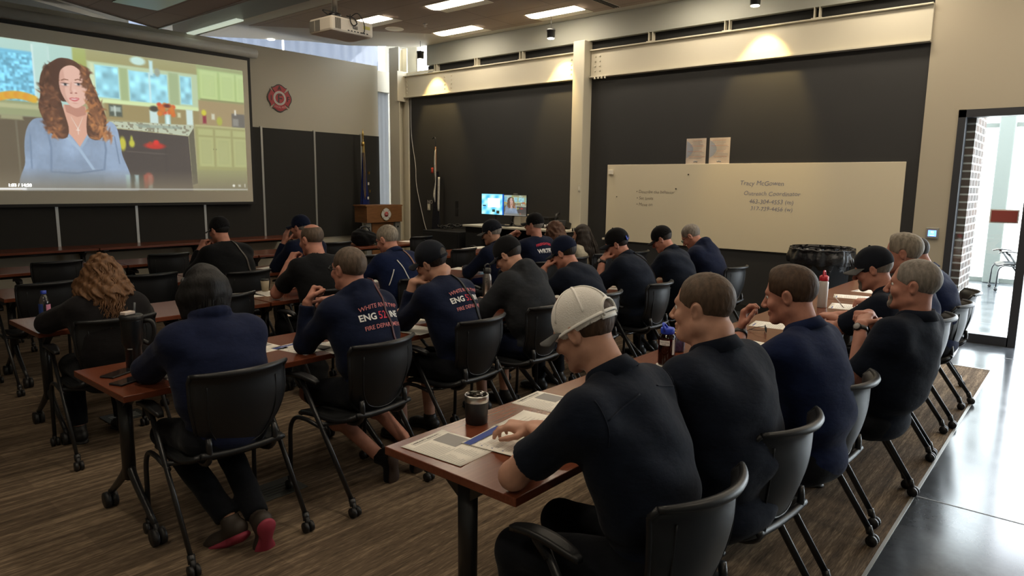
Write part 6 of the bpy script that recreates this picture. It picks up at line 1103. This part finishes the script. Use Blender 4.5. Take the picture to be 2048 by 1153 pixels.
# fourth row
P('man in black cap and black shirt with a brown strap, far left', (3.12, 6.00), 2, dict(vox=.0115, fine=.0065, fat=.055, scale=1.02, shirt=M_black, collar='crew', hair='undercap', hairm=M_hblack, cap=(M_capk, M_capg, 'closed'), lean=(12, 26), head=(10, 12, 0), skin=M_skin2, strap=(M_strapdr, .022, -1), L=dict(e=(-.26, .34, .79), w=(-.14, .38, 1.02), n=(.8, 0, .2), d=(.4, 0, .8), pose='curl')))
P('man in navy cap and jacket with a hand on his cheek, behind the bald man', (4.00, 6.10), 4, dict(vox=.0115, fine=.0065, fat=.03, scale=.97, shirt=M_navy, collar='crew', hair='undercap', hairm=M_hgrey, cap=(M_capn, M_capn, 'closed'), lean=(10, 18), head=(18, 4, 0), skin=M_skin2, L=dict(e=(-.22, .32, .79), w=(-.14, .28, 1.04), n=(.9, 0, .1), d=(.3, 0, .9), pose='flat')))
# ---------------------------------------------------------------- chairs, occupied then empty
for x, y, a, l in ((1.72, .97, -6, 'under the man in the white trucker cap'), (2.42, .97, -6, 'under the heavy-set man with thinning hair'), (3.15, .95, -4, 'under the man raising a pinched hand'), (3.90, .93, -8, 'under the man leaning back'), (4.50, .93, -3, 'under the man writing in a dark cap'), (5.10, .93, 2, 'under the silver-haired man'), (5.80, .92, 2, 'under the last man by the door'), (6.48, .95, 14, 'empty, last of the nearest row before the glass door'),
  (1.46, 3.02, -3, 'under the woman in the navy fleece'), (2.20, 2.98, 4, 'under the pointing man in the engine hoodie'), (3.0, 3.02, 3, 'under the engine man in the cap'), (3.66, 3.02, 2, 'under the man in the charcoal hoodie'), (4.40, 3.02, 2, 'under the man with lettered cap'), (5.20, 3.0, 3, 'under the man with blue sunglasses'), (5.98, 3.0, 0, 'under the black-capped man before the whiteboard'), (6.85, 3.0, -4, 'under the bowed man in the navy hoodie'),
  (1.52, 4.58, -3, 'under the curly-haired woman'), (2.35, 4.92, 6, 'empty, left of the bald man'), (3.12, 4.64, 2, 'under the bald man in black'), (3.95, 4.64, 0, 'under the man in the striped jacket'), (5.12, 4.55, 0, 'under the man with teal glasses'), (5.80, 4.66, 0, 'under the man covering his mouth'), (6.38, 4.68, 0, 'under the auburn-haired woman'), (6.98, 4.72, 0, 'under the woman with very long hair'), (7.55, 4.55, 6, 'empty, right of the long-haired woman'),
  (1.68, 6.45, 2, 'empty, behind the water bottle on the left'), (2.46, 6.42, -3, 'empty, between the curly-haired woman and the strapped man'), (3.14, 6.05, 2, 'under the man with the brown strap'), (4.02, 6.20, 2, 'under the man with his hand on his cheek'), (4.85, 6.45, 0, 'empty, behind the grey-haired man in the jacket'), (6.15, 6.25, 0, 'empty, right of the coffee cup'),
  (2.20, 7.98, -2, 'empty, leftmost of the fifth row'), (3.30, 8.04, -2, 'empty, left of the strapped man in the fifth row'), (5.55, 8.07, 0, 'empty, fifth row in front of the lectern'), (7.1, 8.1, 0, 'empty, fifth row with papers behind it')):
    chair(x, y, a, 'black nesting chair on casters, ' + l)
t = chair(14.2, 1.02, 15, 'black nesting chair standing alone in the bright lobby outside the glass')
